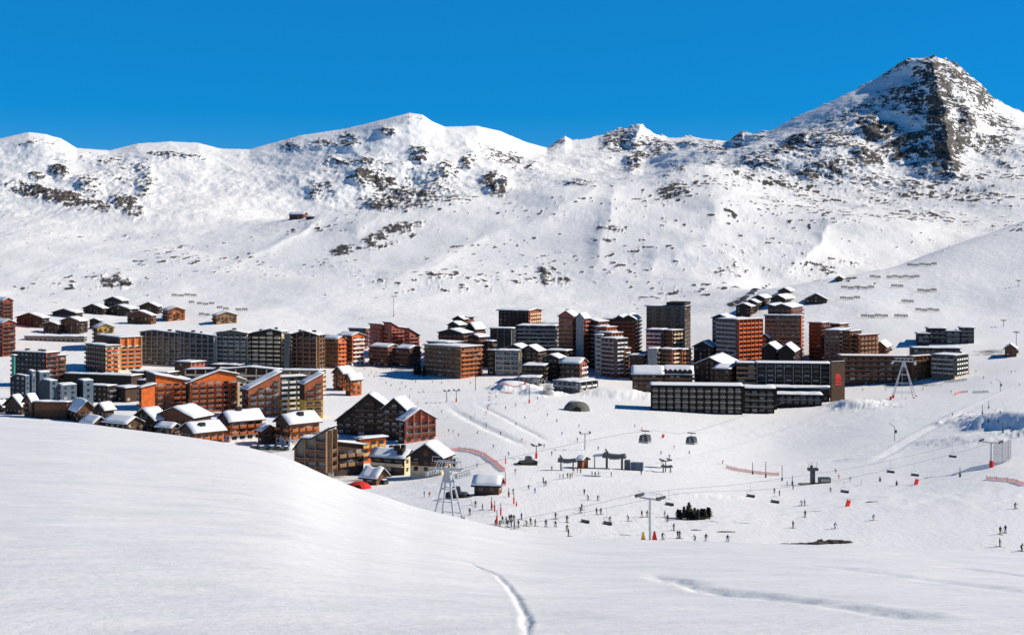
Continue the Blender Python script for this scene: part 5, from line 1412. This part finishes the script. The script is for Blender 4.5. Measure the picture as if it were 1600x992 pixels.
for k, (px, py, D, sc) in enumerate([(650, 572, 815, 2.0), (656, 572, 812, 2.3), (662, 574, 806, 2.1), (655, 573, 822, 1.8)]):
    conifer(px, py, sc, f'{ordn[k]} tall dark conifer from the left beside the wide brown building' if k < 3 else 'dark conifer behind the other three beside the wide brown building', 'dark conifers between the brown buildings', k, D)
for k, (px, py, D, sc) in enumerate([(234, 690, 530, 1.9), (240, 690, 527, 1.7), (704, 745, 430, 1.0), (709, 747, 428, .9)]):
    conifer(px, py, sc, ['left dark conifer beside the wide brown chalet', 'right dark conifer beside the wide brown chalet', 'left bare small conifer behind the half hidden pylon', 'right bare small conifer behind the half hidden pylon'][k], 'conifers among the near chalets', k, D)

# snow gun plume
pm = bpy.data.materials.new('snow_spray'); pm.use_nodes = True
nt = pm.node_tree; nt.nodes.remove(nt.nodes['Principled BSDF'])
pv = nt.nodes.new('ShaderNodeVolumePrincipled'); pv.inputs['Color'].default_value = (.97, .97, .98, 1); pv.inputs['Anisotropy'].default_value = .2
nz = nt.nodes.new('ShaderNodeTexNoise'); nz.inputs['Scale'].default_value = .35; nz.inputs['Detail'].default_value = 3
tc = nt.nodes.new('ShaderNodeTexCoord'); nt.links.new(tc.outputs['Object'], nz.inputs['Vector'])
mr = nt.nodes.new('ShaderNodeMapRange'); mr.inputs['From Min'].default_value = .38; mr.inputs['From Max'].default_value = .62; mr.inputs['To Max'].default_value = .6
nt.links.new(nz.outputs['Fac'], mr.inputs['Value']); nt.links.new(mr.outputs[0], pv.inputs['Density'])
nt.links.new(pv.outputs[0], nt.nodes['Material Output'].inputs['Volume'])
g_ = ground(855, 616); o = rock_mesh(5, (3.6, 3.2, 9.5)).build('snow_spray', pm); o.location = g_ + Vector((0, -1, 2.5))
o['kind'] = 'stuff'
tag(o, 'white plume of artificial snow drifting before the low white walled building', 'snow spray')

# ================================================================== people
def person_mesh(pose):
    J = {  # joint: (x, y, z, radius)
     'stand': dict(pel=(0,0,.94,.15), wai=(0,0,1.08,.135), che=(0,.01,1.30,.165), nec=(0,.0,1.47,.062), hd1=(0,-.02,1.56,.085), hd2=(0,-.02,1.66,.105), hd3=(0,-.01,1.74,.075),
        hl=(-.10,0,.90,.10), kl=(-.13,-.04,.50,.075), al=(-.15,.02,.12,.06), fl=(-.16,-.14,.06,.06), hr=(.10,0,.90,.10), kr=(.13,-.03,.50,.075), ar=(.15,.03,.12,.06), fr=(.16,-.13,.06,.06),
        sl=(-.19,0,1.40,.075), el=(-.29,-.04,1.14,.058), wl=(-.30,-.20,.95,.045), gl=(-.30,-.27,.92,.055), sr=(.19,0,1.40,.075), er=(.29,-.04,1.14,.058), wr=(.30,-.20,.95,.045), gr=(.30,-.27,.92,.055)),
     'ski': dict(pel=(0,.10,.82,.15), wai=(0,.06,.95,.135), che=(0,-.08,1.14,.165), nec=(0,-.18,1.28,.062), hd1=(0,-.22,1.37,.085), hd2=(0,-.23,1.46,.105), hd3=(0,-.22,1.54,.075),
        hl=(-.11,.10,.78,.10), kl=(-.15,-.16,.47,.078), al=(-.16,.02,.12,.06), fl=(-.16,-.15,.06,.06), hr=(.11,.10,.78,.10), kr=(.15,-.16,.47,.078), ar=(.16,.02,.12,.06), fr=(.16,-.15,.06,.06),
        sl=(-.20,-.12,1.22,.075), el=(-.34,-.22,1.02,.058), wl=(-.36,-.44,.96,.045), gl=(-.36,-.52,.95,.055), sr=(.20,-.12,1.22,.075), er=(.34,-.22,1.02,.058), wr=(.36,-.44,.96,.045), gr=(.36,-.52,.95,.055)),
     'walk': dict(pel=(0,0,.93,.15), wai=(0,-.01,1.07,.135), che=(0,-.03,1.29,.165), nec=(0,-.06,1.46,.062), hd1=(0,-.08,1.55,.085), hd2=(0,-.08,1.65,.105), hd3=(0,-.07,1.73,.075),
        hl=(-.10,0,.89,.10), kl=(-.11,-.20,.52,.075), al=(-.12,-.22,.13,.06), fl=(-.12,-.38,.08,.06), hr=(.10,0,.89,.10), kr=(.11,.10,.50,.075), ar=(.12,.34,.16,.06), fr=(.12,.22,.06,.06),
        sl=(-.19,-.03,1.39,.075), el=(-.27,.10,1.16,.058), wl=(-.27,.06,.93,.045), gl=(-.27,.02,.87,.055), sr=(.19,-.03,1.39,.075), er=(.27,-.14,1.16,.058), wr=(.27,-.33,1.02,.045), gr=(.27,-.39,.99,.055))}[pose]
    E = [('pel','wai'),('wai','che'),('che','nec'),('nec','hd1'),('hd1','hd2'),('hd2','hd3'),('pel','hl'),('hl','kl'),('kl','al'),('al','fl'),('pel','hr'),('hr','kr'),('kr','ar'),('ar','fr'),
         ('che','sl'),('sl','el'),('el','wl'),('wl','gl'),('che','sr'),('sr','er'),('er','wr'),('wr','gr')]
    names = list(J)
    me = bpy.data.meshes.new('person')
    me.from_pydata([J[n][:3] for n in names], [(names.index(a), names.index(b)) for a, b in E], [])
    o = bpy.data.objects.new('person_build', me); COL.objects.link(o)
    md = o.modifiers.new('skin', 'SKIN'); md.use_smooth_shade = True
    for i, n in enumerate(names):
        v = me.skin_vertices[0].data[i]; v.radius = (J[n][3], J[n][3]); v.use_root = (n == 'pel')
    o.modifiers.new('sub', 'SUBSURF').levels = 1
    dg = bpy.context.evaluated_depsgraph_get()
    out = bpy.data.meshes.new_from_object(o.evaluated_get(dg))
    bpy.data.objects.remove(o)
    hz = J['nec'][2]; wz = J['pel'][2]; hy = J['hd2'][1]
    gl, gr = Vector(J['gl'][:3]), Vector(J['gr'][:3])
    idx = []
    for p in out.polygons:
        c = p.center
        if c.z > hz + .03 and abs(c.x) < .16: k = 4 if (c.y < hy - .035 and c.z < hz + .17) else 3      # face / helmet
        elif min((c - gl).length, (c - gr).length) < .10: k = 2
        elif c.z < .26: k = 2
        elif c.z < wz - .02 and abs(c.x) < .28: k = 1
        else: k = 0
        idx.append(k)
    out.polygons.foreach_set('material_index', idx)
    out.polygons.foreach_set('use_smooth', [True] * len(idx))
    return out, gl, gr
mat('j_black', (.02, .02, .025)); mat('j_navy', (.02, .03, .09)); mat('j_red', (.5, .02, .02)); mat('j_blue', (.03, .14, .45)); mat('j_white', (.7, .7, .7)); mat('j_olive', (.08, .09, .04)); mat('j_orange', (.7, .18, .02)); mat('j_purple', (.12, .04, .18))
JK = {'black': 'j_black', 'navy': 'j_navy', 'red': 'j_red', 'blue': 'j_blue', 'white': 'j_white', 'olive': 'j_olive', 'orange': 'j_orange', 'purple': 'j_purple'}
BASE = {p: person_mesh(p) for p in ('stand', 'ski', 'walk')}
PM = {}
def pmesh(pose, col):
    if (pose, col) not in PM:
        me = BASE[pose][0].copy(); me.name = 'person_body'
        me.materials.clear()
        for m in (JK[col], 'j_black' if col != 'black' else 'j_navy', 'black', 'j_black' if col != 'white' else 'j_red', 'skin'): me.materials.append(MATS[m])
        PM[(pose, col)] = me
    return PM[(pose, col)]
SKI = MB().prism([(-.85, .0), (.75, 0), (.92, .09), (.88, .11), (.72, .03), (-.85, .03)], -.045, .045).mesh('ski', 'navy')
SKI.transform(Matrix.Rotation(R(-90), 4, 'Z'))
POLE = {}
for p, (me, gl_, gr_) in BASE.items():
    POLE[p] = [MB().tube([g_ + Vector((0, 0, .08)), (g_.x * 1.25, g_.y + (.55 if p == 'ski' else .05), .04)], .014, 5).mesh('ski_pole', 'darksteel') for g_ in (gl_, gr_)]
NP = 0
def person(px, py, label, group=None, pose='ski', col='black', rz=0.0, gear=True, dmin=205.0, loc=None, sc=1.0):
    global NP
    NP += 1
    g_ = loc or ground(px, py, dmin)
    t = thing('person', label, 'person', g_, rz, group); t.scale = (sc,) * 3
    link('body', pmesh(pose, col), t)
    if gear and g_.y < 330:
        for x in (-.16, .16): link('ski', SKI, t, Matrix.Translation((x, 0, .02)))
        for m_ in POLE[pose]: link('ski_pole', m_, t)
    return t
rnd = random.Random(11)
cols = ['black', 'black', 'navy', 'black', 'red', 'blue', 'olive', 'black', 'navy', 'purple', 'black', 'orange', 'white']
def say(c): return {'black': 'dark', 'navy': 'navy'}.get(c, c)
def cluster(desc, group, pts, poses=('stand', 'ski', 'walk')):
    pts = sorted(pts)
    for k, (px, py) in enumerate(pts):
        c = cols[rnd.randrange(len(cols))] if py < 790 else ['black', 'navy', 'black', 'olive'][rnd.randrange(4)]
        o_ = ordn[k] if k < len(ordn) else f'number {k + 1}'
        lb = (f'{o_} person from the left {desc}' if len(pts) > 1 else f'{say(c)} clad person {desc}')
        person(px, py, lb, group, poses[rnd.randrange(len(poses))], c, rnd.uniform(0, 6.28))
cluster('in the dark queue right of the red padded poles', 'people queueing at the lesson area',
        [(785, 817), (791, 818), (796, 815), (799, 814), (803, 815), (793, 823), (799, 823), (804, 826), (810, 824), (815, 812)], ('stand', 'walk'))
cluster('on the snow right of the queue', 'people strung out right of the queue', [(823, 822), (829, 820), (836, 822), (853, 823), (868, 811), (886, 816)], ('ski', 'stand'))
cluster('sitting low left of the queue beside the poles', 'people beside the padded poles', [(774, 821), (781, 822), (768, 797)], ('ski',))
cluster('left of the lesson hut near the half hidden pylon', 'people near the half hidden pylon', [(663, 776), (671, 777), (737, 789), (743, 792), (734, 804), (754, 797)], ('stand', 'walk'))
cluster('on the piste above the curved net', 'skiers above the curved net', [(771, 700), (746, 678), (716, 682), (701, 675), (708, 676), (735, 655), (742, 650)], ('ski',))
cluster('between the lesson hut and the drag lift', 'skiers between lesson hut and drag lift', [(805, 739), (802, 772), (795, 777), (826, 765), (836, 771), (849, 754), (850, 760), (853, 759)], ('ski', 'stand'))
cluster('waiting below the dark drag lift drive', 'people waiting at the drag lift drive', [(875, 749), (880, 748), (887, 747), (891, 748), (894, 746), (897, 739), (902, 739), (907, 740)], ('stand',))
cluster('around the big chairlift station', 'people around the chairlift station', [(925, 744), (930, 745), (935, 744), (955, 745), (1002, 742), (983, 735)], ('stand', 'walk'))
cluster('under the two gondola cabins', 'skiers under the gondola cabins', [(1046, 716), (1033, 710), (1077, 710), (1034, 724), (1053, 701), (935, 703)], ('ski',))
cluster('in the loose group above the lowest lift chairs', 'skiers above the lowest lift chairs', [(913, 773), (919, 781), (934, 782), (909, 797), (907, 801), (932, 804), (939, 804)], ('ski', 'stand'))
cluster('along the near piste edge below the loose group', 'people along the near piste edge', [(868, 823), (953, 816), (982, 814), (886, 830), (888, 838)], ('stand', 'ski'))
cluster('at head height of the nearest mast pylon', 'people behind the nearest mast pylon', [(1003, 808), (1011, 808), (1039, 808), (1043, 815)], ('stand', 'walk'))
cluster('low on the snow right of the nearest mast pylon foot', 'people below the conifer clump', [(1035, 843), (1053, 829), (1059, 841), (1062, 841), (1086, 846), (1103, 846)], ('stand', 'ski', 'walk'))
cluster('left of the dark lift machinery', 'people left of the lift machinery', [(1129, 725), (1230, 760), (1239, 765), (1218, 775), (1210, 771)], ('ski', 'stand'))
cluster('right of the dark lift machinery', 'people right of the lift machinery', [(1298, 769), (1306, 739), (1311, 748), (1328, 752), (1346, 758)], ('ski',))
cluster('on the piste below the dark lift machinery', 'skiers below the lift machinery', [(1253, 790), (1257, 790), (1258, 808), (1239, 825), (1304, 826), (1137, 846)], ('ski', 'stand'))
cluster('in front of the long brown hotel', 'people before the long brown hotel', [(1339, 611), (1348, 611), (1365, 601), (1384, 611), (1389, 603), (1353, 601), (1442, 610), (1378, 600)], ('stand', 'walk'))
cluster('on the upper right pistes below the blue black block', 'skiers on the upper right pistes', [(1486, 614), (1501, 587), (1514, 586), (1525, 582), (1537, 592), (1580, 583), (1586, 582), (1593, 603), (1470, 604), (1548, 600)], ('ski', 'stand'))
cluster('beyond the hollow near the dark net fence', 'skiers around the shaded hollow', [(1488, 650), (1563, 647), (1560, 661), (1591, 683), (1578, 672)], ('ski',))
cluster('between the piste grooves and the drag lift drive', 'skiers on the open central piste', [(760, 668), (782, 680), (806, 665), (815, 690), (850, 700), (862, 712), (795, 712), (745, 730), (862, 735), (820, 655), (841, 642), (806, 635)], ('ski', 'walk'))
person(1364, 813, 'dark clad skier alone on the broad right piste', 'skiers on the broad right piste', 'ski', 'black', 1.2)
person(1586, 795, 'dark skier near the right edge, above the standing pair', 'skiers on the broad right piste', 'ski', 'black', 2.0)
person(1563, 835, 'left one of the standing pair near the right edge', 'skiers on the broad right piste', 'stand', 'black', .2)
person(1571, 833, 'right one of the standing pair near the right edge', 'skiers on the broad right piste', 'stand', 'navy', 3.3)
person(1562, 854, 'dark skier standing just below the pair near the right edge', 'skiers on the broad right piste', 'stand', 'black', 1.0)
person(1596, 861, 'lowest dark skier, cut close to the right edge', 'skiers on the broad right piste', 'ski', 'black', .6)
# the crowd on the upper piste beside the village
pts = [(574, 570), (583, 573), (590, 572), (597, 570), (606, 585), (612, 578), (618, 575), (630, 592), (637, 573), (625, 610), (634, 606), (642, 610), (603, 600), (611, 604), (596, 592), (588, 584),
       (649, 598), (655, 586), (668, 578), (680, 580), (694, 577), (706, 578), (724, 578), (661, 613), (676, 598), (640, 622), (652, 632), (690, 600), (735, 600), (745, 590), (720, 612), (762, 640), (690, 645), (700, 655),
       (775, 622), (790, 640), (760, 580), (570, 578), (580, 583), (566, 573), (599, 577), (607, 572), (621, 584), (645, 583), (628, 600), (616, 592), (585, 590), (576, 588)]
bands = [(0, 590, 'in the crowd just right of the orange timber apartments'), (590, 612, 'in the crowd below the brick castle block'), (612, 640, 'in the crowd below the low red brown row'),
         (640, 700, 'in the thin crowd below the wide brown building'), (700, 800, 'spread right of the pair of drag lift pylons')]
for x0_, x1_, d_ in bands:
    ps = sorted(p for p in pts if x0_ <= p[0] < x1_)
    for k, (px, py) in enumerate(ps):
        person(px, py, f'{ordn[k]} tiny skier from the left {d_}', 'crowd of tiny skiers on the upper piste', 'ski' if k % 3 else 'stand', cols[rnd.randrange(len(cols))], rnd.uniform(0, 6.28), sc=1.05)
pts = [(925, 590), (936, 592), (948, 592), (960, 591), (972, 590), (912, 600), (905, 668), (870, 660), (855, 650), (992, 668), (1003, 672), (840, 625), (902, 690), (878, 680)]
pts.sort()
for k, (px, py) in enumerate(pts):
    person(px, py, f'{ordn[k]} tiny skier from the left on the snow around the dome shelter', 'tiny skiers around the dome shelter', 'ski' if k % 2 else 'stand', cols[rnd.randrange(len(cols))], rnd.uniform(0, 6.28), sc=1.05)
